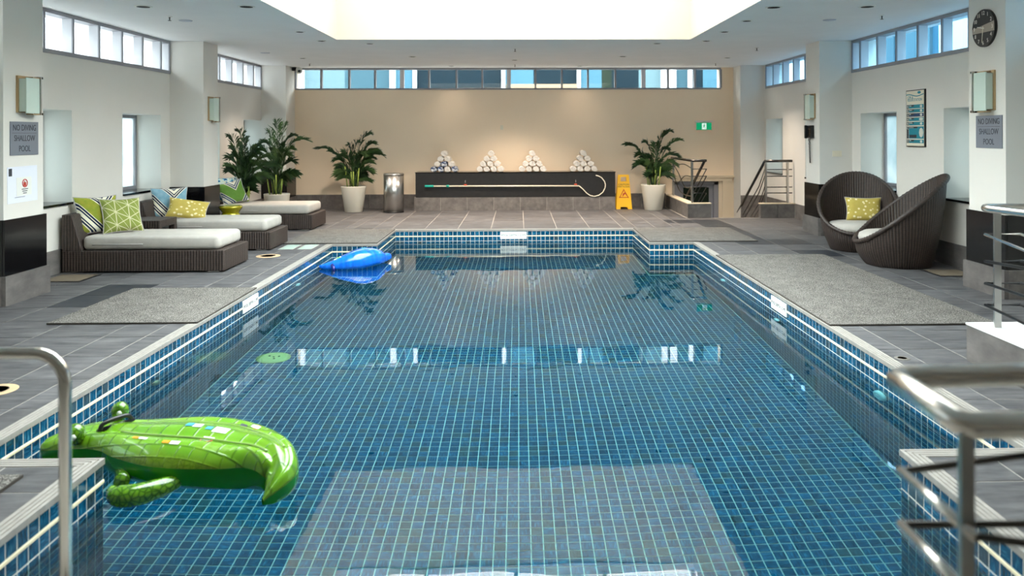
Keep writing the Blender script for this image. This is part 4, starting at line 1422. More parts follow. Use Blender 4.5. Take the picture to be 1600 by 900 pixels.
rr_ = empty('stair_railing', (5.0, 15.1, 0.29))
MB().tube([(4.80, 15.11, 1.11), (5.34, 15.11, 1.11)], 0.026, 12).build('handrail', 'steel_dark', rr_)
MB().tube([(4.80, 15.11, 1.10), (4.86, 17.2, -0.10)], 0.026, 12).build('descending_handrail', 'black_plastic', rr_)
for x_ in (4.82, 5.25):
    bx('post', 'steel_brushed', x_ - 0.02, x_ + 0.02, 15.09, 15.13, 0.29, 1.09, rr_)
for z_ in (0.943, 0.812, 0.60, 0.485):
    MB().tube([(5.34, 15.11, z_), (4.80, 15.11, z_), (4.84, 15.6, z_ - 0.36), (4.87, 16.84, z_ - 1.07)], 0.010, 8).build('bar', 'black_plastic', rr_)
tag(rr_, 'steel stair railing on the right kerb below the side window', 'railing', 'stair railings')

# ------------------------------------------------------------ right middle plinth with rail
pb = structure(empty('low_wall', (3.6, 4.8, 0)), 'low grey kerb with a white cap at the right edge')
for a, b in span(3.10, 5.578, 3): bx('face_tile', 'slate_skirt', 3.24, 3.255, a, b, 0.0, 0.262, pb)
bx('face_tile', 'slate_skirt', 3.256, 4.4, 5.563, 5.578, 0.0, 0.262, pb)
bx('core', 'grout', 3.255, 4.4, 3.10, 5.563, 0.0, 0.262, pb)
bx('cap', 'bright_cap', 3.236, 4.4, 3.10, 5.582, 0.262, 0.275, pb)
rm = empty('guard_rail', (3.38, 5.4, 0.27))
MB().tube([(4.3, 5.50, 1.115), (3.34, 5.50, 1.115), (3.315, 5.47, 1.115), (3.315, 5.40, 1.115), (3.50, 4.4, 1.115), (3.60, 3.5, 1.115)], 0.028, 12).build('handrail', 'chrome', rm)
bx('post', 'steel_brushed', 3.35, 3.40, 5.42, 5.434, 0.275, 1.09, rm)
bx('post', 'steel_brushed', 3.63, 3.64, 4.0, 4.05, 0.275, 1.09, rm)
for z_, dz, mt in ((0.927, -0.10, 'chrome'), (0.735, 0.02, 'black_plastic'), (0.578, -0.03, 'black_plastic'), (0.425, -0.08, 'black_plastic')):
    MB().tube([(3.60, 4.9, z_ + dz + 0.03), (3.57, 5.47, z_), (3.315, 5.47, z_), (3.40, 4.9, z_ + dz), (3.46, 4.2, z_ + dz * 1.6)], 0.011, 8).build('bar', mt, rm)
tag(rm, 'steel guard rail on the white capped kerb at the right edge', 'railing', 'guard rails')

# foreground rail
rf_ = empty('guard_rail', (0.9, 1.6, 0))
MB().tube([(2.4, 1.80, 1.10), (0.87, 1.735, 1.10), (0.84, 1.715, 1.10), (0.836, 1.461, 1.10), (0.85, 1.445, 1.10), (0.955, 1.445, 1.10), (1.05, 1.30, 1.10), (1.3, 0.95, 1.10)], 0.0255, 18).build('handrail', 'chrome', rf_, bevel=0)
bx('post', 'steel_brushed', 0.826, 0.852, 1.44, 1.452, 0.0, 1.085, rf_)
bx('post', 'steel_brushed', 1.6, 1.65, 1.75, 1.77, 0.0, 1.085, rf_)
for z_, rise in ((0.908, 0.05), (0.79, -0.02), (0.62, 0.02), (0.45, 0.02)):
    MB().tube([(0.836, 1.695, z_), (0.836, 1.41, z_)], 0.0105, 10).build('bar', 'chrome', rf_)
    MB().tube([(2.4, 1.78, z_ + rise * 5), (1.3, 1.72, z_ + rise * 0.8), (0.836, 1.69, z_)], 0.0085, 8).build('cross_bar', 'steel_dark', rf_)
    MB().tube([(0.836, 1.415, z_), (1.4, 1.38, z_ - 0.07)], 0.0085, 8).build('cross_bar', 'steel_dark', rf_)
tag(rf_, 'out of focus chrome guard rail in the near right foreground', 'railing', 'guard rails')

# chrome hoop at left
hp = empty('pool_grab_rail', (-1.6, 2.57, 0))
pth = [(-1.485, 2.57, 0.0), (-1.485, 2.57, 0.84)]
for k in range(1, 9):
    a = PI / 2 * k / 8
    pth.append((-1.585 + 0.10 * math.cos(a), 2.57, 0.84 + 0.10 * math.sin(a)))
pth.append((-1.70, 2.57, 0.94))
for k in range(1, 9):
    a = PI / 2 + PI / 2 * k / 8
    pth.append((-1.70 + 0.10 * math.cos(a), 2.57, 0.84 + 0.10 * math.sin(a)))
pth.append((-1.80, 2.57, 0.0))
MB().tube(pth, 0.0195, 18).build('hoop', 'chrome', hp)
for x_ in (-1.485, -1.80):
    MB().lathe([(0.045, 0.0), (0.045, 0.01), (0.024, 0.02), (0.024, 0.03)], 20, (x_, 2.57, 0)).build('flange', 'chrome', hp)
tag(hp, 'chrome grab rail hoop in the near left foreground', 'grab rail')

# ------------------------------------------------------------ inflatables
def loft(spine, mat_top, mat_bot, parent, name, lobes=0.0, n=28, cut=-0.25):
    """spine: list of (x,y,zc,halfwidth,up,down); returns surface function"""
    P = bez([(a[0], a[1], a[2]) for a in spine], 6)
    Wd = bez([(a[3], a[4], a[5]) for a in spine], 6)
    m = len(P)
    rows = []; uvs = []; dist = 0
    def sect(i, th):
        d = (P[min(i + 1, m - 1)] - P[max(i - 1, 0)]); d.z = 0; d.normalize()
        side = Vector((d.y, -d.x, 0))
        w_, up, dn = [max(0.003, q) for q in Wd[i]]
        c, s = math.cos(th), math.sin(th)
        f = lambda q, e: math.copysign(abs(q) ** e, q)
        y = f(c, 0.85) * w_
        if s >= 0:
            z = f(s, 0.8) * up
            z += lobes * up * max(0, s) * (abs(math.cos(1.5 * PI * c)) - 0.6)
        else:
            z = f(s, 0.8) * dn
        return P[i] + side * y + Vector((0, 0, z))
    ulist = [0]
    for i in range(1, m): ulist.append(ulist[-1] + (P[i] - P[i - 1]).length)
    tops = MB(); bots = MB()
    for (mb, a0, a1) in ((tops, cut, PI - cut), (bots, PI - cut, 2 * PI + cut)):
        rows = []; uvs = []
        for i in range(m):
            r = []; uu = []
            for j in range(n + 1):
                th = a0 + (a1 - a0) * j / n
                r.append(sect(i, th))
                uu.append((ulist[i], (th / PI - 0.5) * 2 * max(0.08, Wd[i][0]) * 1.1))
            rows.append(r); uvs.append(uu)
        mb.grid(rows, uvs=uvs)
        mb.fan  # ends are pinched to a point by tiny radii
    o1 = tops.build(name, mat_top, parent)
    o2 = bots.build('belly', mat_bot, parent)
    return sect, m, ulist
cr = empty('inflatable_crocodile', (-1.95, 4.35, ZWATER))
spine = [(-2.745, 4.52, -0.145, 0.012, 0.02, 0.03), (-2.70, 4.52, -0.14, 0.075, 0.055, 0.08), (-2.58, 4.54, -0.13, 0.115, 0.08, 0.11), (-2.44, 4.545, -0.12, 0.145, 0.095, 0.13), (-2.28, 4.52, -0.115, 0.175, 0.10, 0.14),
         (-2.10, 4.46, -0.115, 0.235, 0.115, 0.15), (-1.90, 4.41, -0.115, 0.285, 0.13, 0.15), (-1.70, 4.37, -0.115, 0.285, 0.13, 0.15), (-1.52, 4.31, -0.115, 0.235, 0.12, 0.15),
         (-1.38, 4.24, -0.115, 0.165, 0.115, 0.14), (-1.285, 4.14, -0.115, 0.115, 0.105, 0.12), (-1.245, 4.06, -0.13, 0.085, 0.08, 0.10), (-1.265, 3.99, -0.16, 0.05, 0.05, 0.07), (-1.30, 3.955, -0.20, 0.012, 0.012, 0.02)]
sect, mm_, ul = loft(spine, 'croc_skin', 'croc_belly', cr, 'body', lobes=0.22, cut=0.12)
# raised seams along the back
for th in (1.25, 1.9):
    pts = [sect(i, th) + Vector((0, 0, 0.002)) for i in range(26, 60)]
    MB().tube(pts, 0.009, 8).build('back_seam', 'croc_seam', cr)
def eye(x, y, z, r):
    m = MB(); prof = [(0.001, -r)] + [(r * math.cos(a), r * math.sin(a) * 1.1) for a in [(-PI / 2 + PI * k / 10) for k in range(1, 10)]] + [(0.001, r * 1.1)]
    m.lathe(prof, 20, (x, y, z)); e = m.build('eye_bump', 'croc_limb', cr)
    m = MB(); m.lathe([(0.001, -r * 0.34)] + [(r * 0.34 * math.cos(a), r * 0.34 * math.sin(a)) for a in (-1, 0, 1)] + [(0.001, r * 0.34)], 12, (x + 0.015, y - r * 0.78, z + 0.0)); m.build('eye', 'poster_skin', e)
eye(-2.50, 4.42, -0.03, 0.055); eye(-2.37, 4.66, 0.015, 0.05)
MB().tube(bez([(-2.38, 4.46, -0.02), (-2.37, 4.47, 0.008), (-2.33, 4.52, 0.020), (-2.29, 4.58, 0.016), (-2.28, 4.61, -0.01)]), 0.013, 8).build('handle', 'black_plastic', cr)
MB().tube([(-2.39, 4.45, -0.026), (-2.27, 4.62, -0.022)], 0.014, 8).build('handle_patch', 'black_plastic', cr)
MB().tube(bez([(-1.80, 4.13, -0.17), (-1.86, 4.06, -0.175), (-1.95, 3.995, -0.18), (-2.03, 3.985, -0.18), (-2.07, 4.005, -0.175), (-2.095, 4.03, -0.155)], 4), 0.05, 14,
          rs=[0.030 + 0.026 * math.sin(PI * min(1, (i + 2) / 22.0)) - 0.0016 * max(0, i - 12) for i in range(21)]).build('hind_leg', 'croc_limb', cr)
MB().tube(bez([(-2.20, 4.34, -0.17), (-2.13, 4.22, -0.18), (-2.095, 4.13, -0.17)], 4), 0.04, 10).build('front_leg', 'croc_limb', cr)
def sticker(i0, i1, t0, t1, mat, off=0.003):
    m = MB(); rows = []
    for k in range(4):
        fi = i0 + (i1 - i0) * k / 3; a = int(fi); fr_ = fi - a
        r = []
        for j in range(4):
            th = t0 + (t1 - t0) * j / 3
            p = sect(a, th).lerp(sect(min(a + 1, mm_ - 1), th), fr_)
            r.append(p + Vector((0, 0, off)))
        rows.append(r)
    m.grid(rows)
    m.build('warning_label', mat, cr)
sticker(47.0, 48.0, 1.98, 2.15, 'sticker_orange'); 
for (i0, i1, t0, t1, mt) in [(30.5, 31.6, 0.92, 1.02, 'sticker_orange'), (31.8, 33.4, 0.92, 1.02, 'sticker_white'), (36.5, 37.6, 0.86, 0.96, 'sticker_orange'), (37.8, 39.4, 0.84, 0.96, 'sticker_white'),
                             (37, 38.2, 1.52, 1.60, 'sticker_blue'), (38.4, 40, 1.50, 1.58, 'sticker_white'), (41, 42.2, 1.46, 1.54, 'sticker_blue'), (42.6, 45.4, 1.42, 1.56, 'sticker_white'), (42.0, 44.2, 1.18, 1.30, 'sticker_white'),
                             (46.5, 49.5, 1.80, 1.92, 'sticker_white'), (44.2, 45.6, 1.92, 2.03, 'ink'), (46.4, 48.2, 2.00, 2.12, 'sticker_white')]:
    sticker(i0, i1, t0, t1, mt)
m = MB(); pc = sect(43, 1.24)
rg = [(pc.x + 0.035 * math.cos(a), pc.y + 0.035 * math.sin(a), pc.z + 0.004) for a in [2 * PI * k / 20 for k in range(20)]]
m.tube(rg, 0.003, 5, closed=True); m.build('no_ring', 'red_ink', cr)
tag(cr, 'green inflatable crocodile pool float beside the left pool edge', 'pool float')

bf = empty('inflatable_fish', (-2.35, 11.1, ZWATER))
sp2 = [(-2.80, 10.94, -0.19, 0.008, 0.012, 0.02), (-2.72, 10.94, -0.19, 0.05, 0.04, 0.05), (-2.60, 10.96, -0.18, 0.10, 0.075, 0.07), (-2.46, 11.01, -0.165, 0.16, 0.12, 0.09), (-2.30, 11.10, -0.15, 0.21, 0.16, 0.10),
       (-2.17, 11.22, -0.14, 0.20, 0.165, 0.10), (-2.06, 11.34, -0.145, 0.14, 0.13, 0.09), (-1.99, 11.42, -0.15, 0.075, 0.075, 0.07), (-1.95, 11.47, -0.145, 0.06, 0.06, 0.06), (-1.92, 11.51, -0.145, 0.05, 0.045, 0.04), (-1.91, 11.525, -0.15, 0.008, 0.01, 0.01)]
s2, m2_, u2 = loft(sp2, 'float_blue', 'float_blue', bf, 'body', 0.0)
def patch(i0, i1, t0, t1, mat):
    m = MB(); rows = []
    for k in range(5):
        fi = i0 + (i1 - i0) * k / 4; a = int(fi); fr_ = fi - a
        rows.append([s2(a, t0 + (t1 - t0) * j / 4).lerp(s2(a + 1, t0 + (t1 - t0) * j / 4), fr_) + Vector((0, 0, 0.003)) for j in range(5)])
    m.grid(rows); m.build('printed_patch', mat, bf)
patch(12, 16, 1.3, 2.1, 'sticker_white'); patch(13.5, 15.5, 1.3, 1.7, 'float_green'); patch(17, 20, 1.9, 2.5, 'float_navy'); patch(21, 25, 1.8, 2.3, 'float_navy'); patch(26.5, 29, 1.5, 1.9, 'sticker_blue'); patch(45, 49, 1.2, 2.0, 'float_navy')
m = MB(); m.tube([(-2.60, 10.88, -0.17), (-2.57, 10.82, -0.20), (-2.56, 10.80, -0.235)], 0.02, 8, rs=[0.03, 0.024, 0.012]); m.build('fin', 'float_navy', bf)
m = MB(); m.tube([(-2.02, 11.28, -0.17), (-1.98, 11.22, -0.20)], 0.02, 8, rs=[0.035, 0.012]); m.build('fin', 'float_navy', bf)
tag(bf, 'bright blue inflatable fish float at the far left pool corner', 'pool float')

# ------------------------------------------------------------ wall things
def sconce(side, y, z0, z1, label):
    xi = CL if side == 'L' else CR
    o = empty('wall_sconce', (xi, y, z0))
    M = frame_M((xi, y, (z0 + z1) / 2), side)
    h = (z1 - z0) / 2
    fl = 1 if side == 'L' else -1
    m = MB(); m.box(-0.15, 0.15, -h + 0.02, h - 0.0, 0, 0.02, M); m.build('back_plate', 'bronze', o)
    m = MB(); m.box(-0.135 if fl > 0 else -0.075, 0.075 if fl > 0 else 0.135, -h + 0.015, h - 0.02, 0.085, 0.095, M); m.build('glass_shade', 'sconce_glass', o)
    m = MB(); m.box(-0.13, 0.13, -h + 0.03, h - 0.03, 0.02, 0.085, M); m.build('diffuser', 'sconce_glass', o)
    a = 0.10 * fl
    m = MB(); m.box(a - 0.008, a + 0.008, -h, h, 0.075, 0.10, M); m.build('bar', 'steel_brushed', o)
    for zz in (-h, h - 0.02):
        m = MB(); m.box(min(a + 0.004 * fl, a + 0.045 * fl), max(a + 0.004 * fl, a + 0.045 * fl), zz, zz + 0.022, 0.02, 0.09, M); m.build('bracket', 'steel_dark', o)
        m = MB(); m.box(-0.02, 0.10, zz, zz + 0.012, 0.02, 0.09, M); m.build('arm', 'bronze', o)
    tag(o, label, 'wall light', 'frosted glass wall sconces')
sconce('L', 7.98, 1.86, 2.25, 'frosted glass wall sconce above the left NO DIVING sign')
sconce('L', 12.75, 1.86, 2.27, 'frosted glass wall sconce on the left column behind the middle lounger')
sconce('R', 7.95, 1.86, 2.29, 'frosted glass wall sconce below the clock')
sconce('R', 12.74, 1.87, 2.30, 'frosted glass wall sconce above the wall phone')

def nodiving(side, y, z, label, hh=0.168, hw=0.222):
    xi = CL if side == 'L' else CR
    o = empty('no_diving_sign', (xi, y, z))
    M = frame_M((xi, y, z), side)
    m = MB(); m.box(-hw, hw, -hh, hh, 0, 0.008, M); m.build('plaque', 'sign_grey', o)
    for tx, dy in (('NO DIVING', 0.105), ('SHALLOW', 0.0), ('POOL', -0.105)):
        text(tx, 0.074, 'ink', M @ Matrix.Translation((0, dy, 0.0085)) @ Matrix.Diagonal((0.95, 1.15, 1, 1)), o)
    m = MB(); m.box(-hw * 0.86, hw * 0.86, 0.052, 0.055, 0.008, 0.0086, M); m.build('rule_line', 'ink', o)
    tag(o, label, 'sign', 'NO DIVING signs')
nodiving('L', 7.955, 1.622, 'grey NO DIVING SHALLOW POOL sign on the left column')
nodiving('R', 7.91, 1.66, 'grey NO DIVING SHALLOW POOL sign on the right column below the clock')

o = empty('notice_sheet', (CL, 7.93, 1.16))
M = frame_M((CL, 7.93, 1.162), 'L') @ Matrix.Rotation(Rr(0.8), 4, 'Z')
m = MB(); m.box(-0.235, 0.235, -0.18, 0.18, 0, 0.003, M); m.build('sheet', 'paper', o)
m = MB(); m.box(-0.215, -0.165, 0.09, 0.165, 0.003, 0.004, M); m.build('corner_mark', 'ink', o)
m = MB(); m.box(-0.10, 0.14, -0.115, 0.07, 0.003, 0.0045, M); m.build('inner_card', 'white_plastic', o)
m = MB(); m.tube([tuple(M @ Vector((0.03 + 0.038 * math.cos(a), 0.008 + 0.038 * math.sin(a), 0.006))) for a in [2 * PI * k / 24 for k in range(24)]], 0.005, 6, closed=True); m.build('prohibition_ring', 'red_ink', o)
m = MB(); m.box(0.008, 0.05, -0.022, 0.018, 0.0045, 0.0058, M); m.box(0.018, 0.03, 0.018, 0.032, 0.0045, 0.0058, M); m.build('pictogram', 'sign_red', o)
m = MB()
for k, (a, b) in enumerate(((-0.02, 0.08), (-0.01, 0.07), (0.0, 0.06))): m.box(a, b, -0.055 - k * 0.02, -0.047 - k * 0.02, 0.0045, 0.005, M)
m.box(-0.13, 0.03, -0.128, -0.124, 0.0045, 0.005, M)
m.build('fine_print', 'ink', o)
tag(o, 'white printed notice sheet on the left column below the NO DIVING sign', 'notice')

# clock
yc_, zc_ = 7.962, 2.733
M = frame_M((CR, yc_, zc_), 'R')
o = empty('wall_clock', (CR, yc_, zc_))
R_ = 0.195
ring = [(R_ * math.cos(2 * PI * k / 56), R_ * math.sin(2 * PI * k / 56)) for k in range(56)]
m = MB(); m.prism(ring, M, 0.03); m.build('clock_face', 'black_plastic', o)
def arcband(z0, z1):
    pts = []
    for k in range(15):
        z = z0 + (z1 - z0) * k / 14; pts.append((math.sqrt(max(0, (R_ - 0.004) ** 2 - z * z)), z))
    return pts + [(-x, z) for x, z in reversed(pts)]
bp_ = [(-0.188, -0.045), (0.188, -0.045), (0.185, 0.055), (-0.191, 0.005)]
m = MB(); m.prism(bp_, M @ Matrix.Translation((0, 0, 0.03)), 0.001); m.build('silver_band', 'silver_band', o)
for k in range(1, 13):
    a = PI / 2 - 2 * PI * k / 12
    text(str(k), 0.058, 'clock_white', M @ Matrix.Translation((0.155 * math.cos(a), 0.155 * math.sin(a), 0.032)), o, name='numeral')
def hand(L, wd, ang, mat):
    m = MB(); Mh = M @ Matrix.Translation((0, 0, 0.033)) @ Matrix.Rotation(ang, 4, 'Z')
    m.prism([(-wd, -0.02), (wd, -0.02), (wd * 0.5, L), (-wd * 0.5, L)], Mh, 0.002); return m.build('clock_hand', mat, o)
hand(0.15, 0.007, Rr(-187), 'pole_cream'); hand(0.10, 0.006, Rr(78), 'clock_white'); 
tag(o, 'round black wall clock with a silver band, high on the right column', 'clock')

# poster
o = empty('resuscitation_chart', (XR, 10.395, 1.85))
M = frame_M((XR, 10.395, 1.848), 'R')
hw, hh = 0.245, 0.385
m = MB(); m.box(-hw, hw, -hh, hh, 0, 0.022, M); m.build('frame', 'black_plastic', o)
m = MB(); m.box(-hw + 0.012, hw - 0.016, -hh + 0.012, hh - 0.012, 0.022, 0.024, M); m.build('sheet', 'poster_cream', o)
z_ = 0.0242
text('CPR &', 0.055, 'poster_teal', M @ Matrix.Translation((-0.20, 0.282, z_)), o, align='LEFT')
text('RESUSCITATION', 0.052, 'poster_teal', M @ Matrix.Translation((-0.20, 0.248, z_)), o, align='LEFT')
wv = []
for k in range(21):
    x = -0.23 + 0.455 * k / 20; wv.append((x, 0.318 + 0.014 * math.sin(k / 20 * 2 * PI + 0.8)))
m = MB(); m.prism(wv + [(x, y - 0.012) for x, y in reversed(wv)], M @ Matrix.Translation((0, 0, z_)), 0.0006); m.build('wave_band', 'poster_teal', o)
m = MB(); m.prism([(0.11 + 0.045 * math.cos(2 * PI * k / 20), 0.345 + 0.018 * math.sin(2 * PI * k / 20)) for k in range(20)], M @ Matrix.Translation((0, 0, z_)), 0.0008); m.build('emblem', 'poster_teal', o)
rows_ = [('D', 'Danger', 0.185, 0.135), ('R', 'Response', 0.125, 0.08), ('S', 'Send', 0.068, 0.022), ('A', 'Airway', 0.010, -0.036), ('B', 'Breathing', -0.048, -0.095), ('C', 'Compressions', -0.110, -0.275), ('D', 'Defib', -0.288, -0.335)]
for L_, wd_, zt_, zb_ in rows_:
    m = MB(); m.box(-0.222, -0.172, zb_, zt_, z_, z_ + 0.0005, M); m.build('letter_block', 'ink', o)
    m = MB(); m.box(-0.165, 0.225, zb_, zt_, z_, z_ + 0.0005, M); m.build('row_panel', 'poster_navy' if L_ == 'S' else 'poster_teal', o)
    text(L_, 0.045, 'sign_white', M @ Matrix.Translation((-0.197, zt_ - 0.025, z_ + 0.0006)), o)
    m = MB(); m.box(-0.155, -0.03 + (0.09 if L_ == 'C' else 0), zt_ - 0.024, zt_ - 0.004, z_ + 0.0005, z_ + 0.0008, M); m.build('heading_box', 'black_plastic', o)
    text(wd_, 0.02, 'sign_white', M @ Matrix.Translation((-0.15, zt_ - 0.014, z_ + 0.0010)), o, align='LEFT')
    m = MB(); m.prism([(0.16 + 0.04 * math.cos(a) * (1.4 if L_ in 'AC' else 0.8), (zt_ + zb_) / 2 + (zt_ - zb_) * 0.40 * math.sin(a)) for a in [2 * PI * k / 8 for k in range(8)]], M @ Matrix.Translation((0, 0, z_ + 0.0006)), 0.0004); m.build('figure_print', 'poster_skin', o)
m = MB(); m.box(-0.15, 0.04, -0.262, -0.222, z_ + 0.0006, z_ + 0.001, M); m.build('ratio_box', 'ink', o)
tag(o, 'framed teal CPR and resuscitation chart on the right wall', 'poster')

# exit sign
o = empty('exit_sign', (4.16, YB, 1.83))
M = frame_M((4.16, YB, 1.825), 'B')
m = MB(); m.box(-0.175, 0.175, -0.095, 0.075, 0, 0.05, M); m.build('housing', 'white_plastic', o)
m = MB(); m.box(-0.17, 0.17, -0.09, 0.07, 0.05, 0.053, M); m.build('green_face', 'exit_green', o)
m = MB(); m.box(-0.19, 0.20, 0.085, 0.11, 0, 0.06, M); m.build('mounting_bar', 'white_plastic', o)
m = MB(); m.box(-0.045, 0.055, -0.078, 0.058, 0.053, 0.0545, M); m.build('doorway_print', 'exit_white', o)
Mr = M @ Matrix.Translation((0.004, -0.012, 0.0545))
m = MB()
for poly in ([(-0.012, 0.0), (0.012, 0.004), (0.014, 0.035), (-0.006, 0.035)], [(0.0, 0.040), (0.014, 0.040), (0.018, 0.054), (0.004, 0.056)],
             [(-0.012, 0.004), (0.004, 0.0), (-0.012, -0.022), (-0.036, -0.036), (-0.04, -0.028), (-0.02, -0.014)], [(0.0, 0.004), (0.012, 0.006), (0.022, -0.024), (0.034, -0.05), (0.024, -0.052), (0.010, -0.02)],
             [(-0.006, 0.034), (-0.004, 0.026), (-0.028, 0.014), (-0.034, 0.02)], [(0.012, 0.034), (0.012, 0.026), (0.032, 0.010), (0.038, 0.016)]):
    m.prism(poly, Mr, 0.001)
m.build('running_figure', 'exit_green', o)
tag(o, 'green illuminated running figure exit sign on the back wall', 'exit sign')

# phone
o = empty('wall_phone', (CR, 12.78, 1.6))
M = frame_M((CR, 12.76, 1.675), 'R')
m = MB(); m.box(-0.09, 0.11, -0.105, 0.105, 0, 0.06, M); m.build('phone_body', 'black_plastic', o, bevel=0.01)
m = MB(); m.box(-0.085, -0.035, -0.11, 0.11, 0.06, 0.10, M); m.build('handset', 'black_plastic', o, bevel=0.012)
m = MB(); m.box(0.0, 0.09, -0.06, 0.05, 0.06, 0.064, M); m.build('keypad', 'steel_dark', o)
cd = []
for k in range(90):
    s = k / 89
    x = -0.05 + 0.03 * math.sin(PI * s) + (0.04 * s); y = -0.11 - 0.40 * math.sin(PI * s) ** 0.8
    cd.append(tuple(M @ Vector((x + 0.007 * math.cos(k * 1.9), y, 0.03 + 0.007 * math.sin(k * 1.9)))))
MB().tube(cd, 0.006, 5).build('coiled_cord', 'black_plastic', o)
tag(o, 'black wall phone with hanging cord on the right middle column', 'phone')

def swplate(M, w_, h_, label, group=None, mat='pole_cream', nm='switch_plate'):
    o = empty(nm, M.translation)
    m = MB(); m.box(-w_ / 2, w_ / 2, -h_ / 2, h_ / 2, 0, 0.01, M); m.build('plate', mat, o, bevel=0.002)
    for k in (-1, 0, 1):
        m = MB(); m.box(k * w_ * 0.28 - w_ * 0.07, k * w_ * 0.28 + w_ * 0.07, -h_ * 0.22, h_ * 0.22, 0.01, 0.014, M); m.build('rocker', mat, o)
    tag(o, label, 'switch', group)
swplate(frame_M((5.12, 12.43, 1.32), 'B'), 0.15, 0.095, 'cream switch plate on the column behind the wicker chair')
swplate(frame_M((-0.384, YB, 1.80), 'B'), 0.065, 0.10, 'small beige switch plate high on the back wall above the counter')
o = empty('security_camera', (-4.9, 17.3, 3.0))
bx('bracket', 'black_plastic', -4.985, -4.90, 17.2, 17.28, 3.06, ZC - 0.002, o)
m = MB(); m.lathe([(0.001, -0.07)] + [(0.07 * math.cos(a), 0.07 * math.sin(a)) for a in (-1.2, -0.8, -0.4, 0)] + [(0.07, 0.03), (0.06, 0.06), (0.03, 0.07)], 24, (-4.84, 17.24, 3.06)); m.build('camera_dome', 'white_plastic', o)
m = MB(); m.lathe([(0.001, -0.035), (0.03, -0.02), (0.036, 0.0), (0.03, 0.02), (0.001, 0.03)], 16, (-4.82, 17.185, 3.05)); m.build('lens', 'black_plastic', o)
tag(o, 'small white security camera in the back left ceiling corner', 'camera')

# ceiling fittings
def downlight(x, y, label, r=0.075, on=0.0):
    o = empty('downlight', (x, y, ZC))
    m = MB(); m.lathe([(r + 0.022, -0.006), (r + 0.022, 0.0), (r, 0.0)], 28, (x, y, ZC - 0.0)); 
    m = MB(); m.lathe([(r + 0.022, -0.001), (r + 0.02, -0.007), (r, -0.008), (r - 0.004, -0.002)], 28, (x, y, ZC)); m.build('trim_ring', 'white_plastic', o)
    m = MB(); m.lathe([(r - 0.002, -0.0075), (r - 0.006, -0.0045), (0.01, -0.004)], 28, (x, y, ZC)); m.build('shade_disc', 'recess_shade', o)  # flat disc; the shade inside the fitting is put into its dark colour
    tag(o, label, 'downlight', 'recessed ceiling downlights')
    if on:
        ld = bpy.data.lights.new('downlight_lamp', 'SPOT')
        ld.energy = on; ld.color = (1.0, 0.84, 0.68); ld.spot_size = Rr(112); ld.spot_blend = 1.0; ld.shadow_soft_size = 0.05
        lo = bpy.data.objects.new('lamp', ld); COL.objects.link(lo); lo.parent = o; lo.location = (0, 0, -0.02)
DL = [(-4.336, 9.075, 'recessed downlight over the near left clerestory'), (4.099, 9.066, 'recessed downlight over the near right clerestory'), (-3.153, 9.073, 'recessed downlight left of the near skylight edge'), (3.009, 9.113, 'recessed downlight right of the near skylight edge'),
      (-3.158, 11.29, 'recessed downlight left of the skylight, nearer the far corner'), (3.011, 11.311, 'recessed downlight right of the skylight, nearer the far corner'), (-3.13, 12.386, 'recessed downlight at the far left skylight corner'), (3.011, 12.421, 'recessed downlight at the far right skylight corner'),
      (-2.434, 12.763, 'downlight just behind the skylight, left one'), (2.277, 12.75, 'downlight just behind the skylight, right one'), (-0.078, 15.602, 'downlight midway between skylight and back windows, middle'),
      (2.0, 14.909, 'added downlight midway between skylight and back windows, right'), (-4.2, 15.2, 'added downlight midway between skylight and back windows, above the tallest palm'), (4.1, 15.2, 'added downlight over the head of the stairs'),  # these three fixtures are added to wash the back wall with warm light
      (-1.469, 16.973, 'downlight close to the back windows, left of centre'), (1.333, 17.015, 'downlight close to the back windows, right of centre'), (-2.033, 14.909, 'downlight midway between skylight and back windows, left'), (3.014, 10.215, 'recessed downlight right of the skylight, middle of the row')]
for x, y, lab in DL: downlight(x, y, lab, 0.075 if y < 10 else 0.055, 0.0 if y < 12 else (2.5 if y > 16 else (0.0 if y < 14.5 else (105.0 if abs(x) < 3 else 55.0))))
def sprinkler(x, y, label):
    o = empty('sprinkler', (x, y, ZC))
    m = MB(); m.lathe([(0.035, 0.0), (0.033, -0.006), (0.012, -0.008)][::-1], 16, (x, y, ZC)); m.build('escutcheon', 'white_plastic', o)
    m = MB(); m.lathe([(0.02, -0.052), (0.021, -0.048), (0.006, -0.046), (0.008, -0.02), (0.012, -0.004)], 12, (x, y, ZC)); m.build('head', 'steel_dark', o)
    tag(o, label, 'sprinkler', 'ceiling sprinklers')
for x, y, lab in [(-4.384, 9.858, 'ceiling sprinkler by the near left clerestory'), (4.599, 9.756, 'ceiling sprinkler by the near right clerestory'), (-0.062, 13.55, 'ceiling sprinkler behind the middle of the skylight'), (4.139, 13.44, 'ceiling sprinkler in front of the right middle column'),
                  (-4.373, 16.349, 'ceiling sprinkler near the security camera'), (4.168, 16.396, 'ceiling sprinkler above the stairs'), (-0.08, 16.6, 'ceiling sprinkler close to the back windows, middle')]:
    sprinkler(x, y, lab)
for x, y, lab in [(-4.325, 10.188, 'round ceiling speaker by the near left clerestory'), (4.084, 10.141, 'round ceiling speaker by the near right clerestory'), (-4.6, 14.2, 'round ceiling speaker above the left palms')]:
    o = empty('ceiling_speaker', (x, y, ZC))
    m = MB(); m.lathe([(0.02, -0.008), (0.08, -0.007), (0.085, -0.001)], 24, (x, y, ZC)); m.build('grille', 'paper_grey', o)
    tag(o, lab, 'speaker', 'round ceiling speakers')

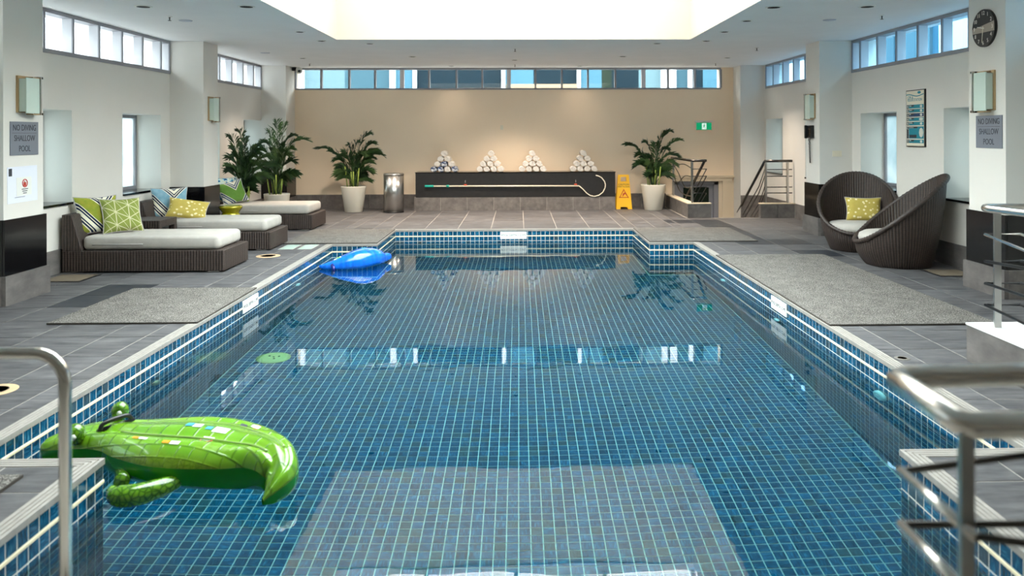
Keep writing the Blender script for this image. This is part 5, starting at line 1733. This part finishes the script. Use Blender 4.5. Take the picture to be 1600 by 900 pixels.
# ------------------------------------------------------------ outside
g_ = bx('ground', 'asphalt', -60, 60, -40, 80, -8.2, -8.0); structure(g_)
bl = empty('office_building', (0, 27, -8))
bx('wall', 'facade_dark', -9.4, 9.4, 27, 34, -8, 6.0, bl)
K = 27.0 / 17.46
def wx(c): return (c / 2.105 + 440 - 811) * 17.46 / 1215 - 0.06
strips = [(20, 92, 'facade_white'), (92, 222, 'facade_pale'), (222, 312, 'facade_teal'), (312, 370, 'facade_teal'), (370, 388, 'facade_white'), (388, 445, 'facade_blue'), (445, 457, 'facade_white'), (457, 733, 'facade_dark'),
          (733, 746, 'facade_white'), (746, 838, 'facade_blue'), (838, 980, 'facade_dark'), (980, 992, 'facade_white'), (992, 1062, 'facade_blue'), (1062, 1095, 'facade_olive'), (1095, 1184, 'facade_dark'), (1184, 1256, 'facade_pale'),
          (1256, 1305, 'facade_white'), (1305, 1345, 'facade_teal'), (1345, 1358, 'facade_white'), (1358, 1396, 'facade_dark'), (1396, 1470, 'facade_blue')]
for i, (a, b, mt) in enumerate(strips):
    pr_ = 0.25 if mt == 'facade_white' else 0.08
    bx('white_fin' if mt == 'facade_white' else 'glass_panel', mt, wx(a) * K, min(wx(b) * K, 9.4), 27 - pr_, 27 - 0.001, -8, 6.0, bl)
bx('ledge', 'facade_cream', wx(590) * K, wx(735) * K, 26.6, 26.95, 2.6, 3.23, bl)
bx('ledge', 'facade_cream', wx(750) * K, wx(980) * K, 26.6, 26.95, 2.6, 3.36, bl)
tag(bl, 'office building of blue glass and white fins behind the back windows', 'building')
bl = empty('apartment_building', (-10, 16, -8))
bx('wall', 'facade_white', -15, -10, 4, 26.5, -8, 5.2, bl)
for i in range(8):
    y = 12.6 + i * 1.7
    bx('window', 'paper_grey', -10.02, -9.96, y, y + 0.8, 3.0, 4.1, bl)
    bx('balcony', 'paper_grey', -10.0, -9.7, y - 0.2, y + 1.1, 2.8, 2.88, bl)
tag(bl, 'pale apartment building outside the left clerestory', 'building')
bl = empty('glass_tower', (10, 16, -8))
bx('wall', 'facade_blue', 10, 14, 4, 26.5, -8, 5.6, bl)
for i in range(11):
    y = 6 + i * 1.8
    bx('glass_panel', 'facade_pale' if i % 3 else 'facade_white', 9.93, 10.0, y, y + 1.4, -2, 5.4, bl)
tag(bl, 'blue glass tower outside the right clerestory', 'building')

# clean helper properties
for o in bpy.data.objects:
    if '_o' in o: del o['_o']
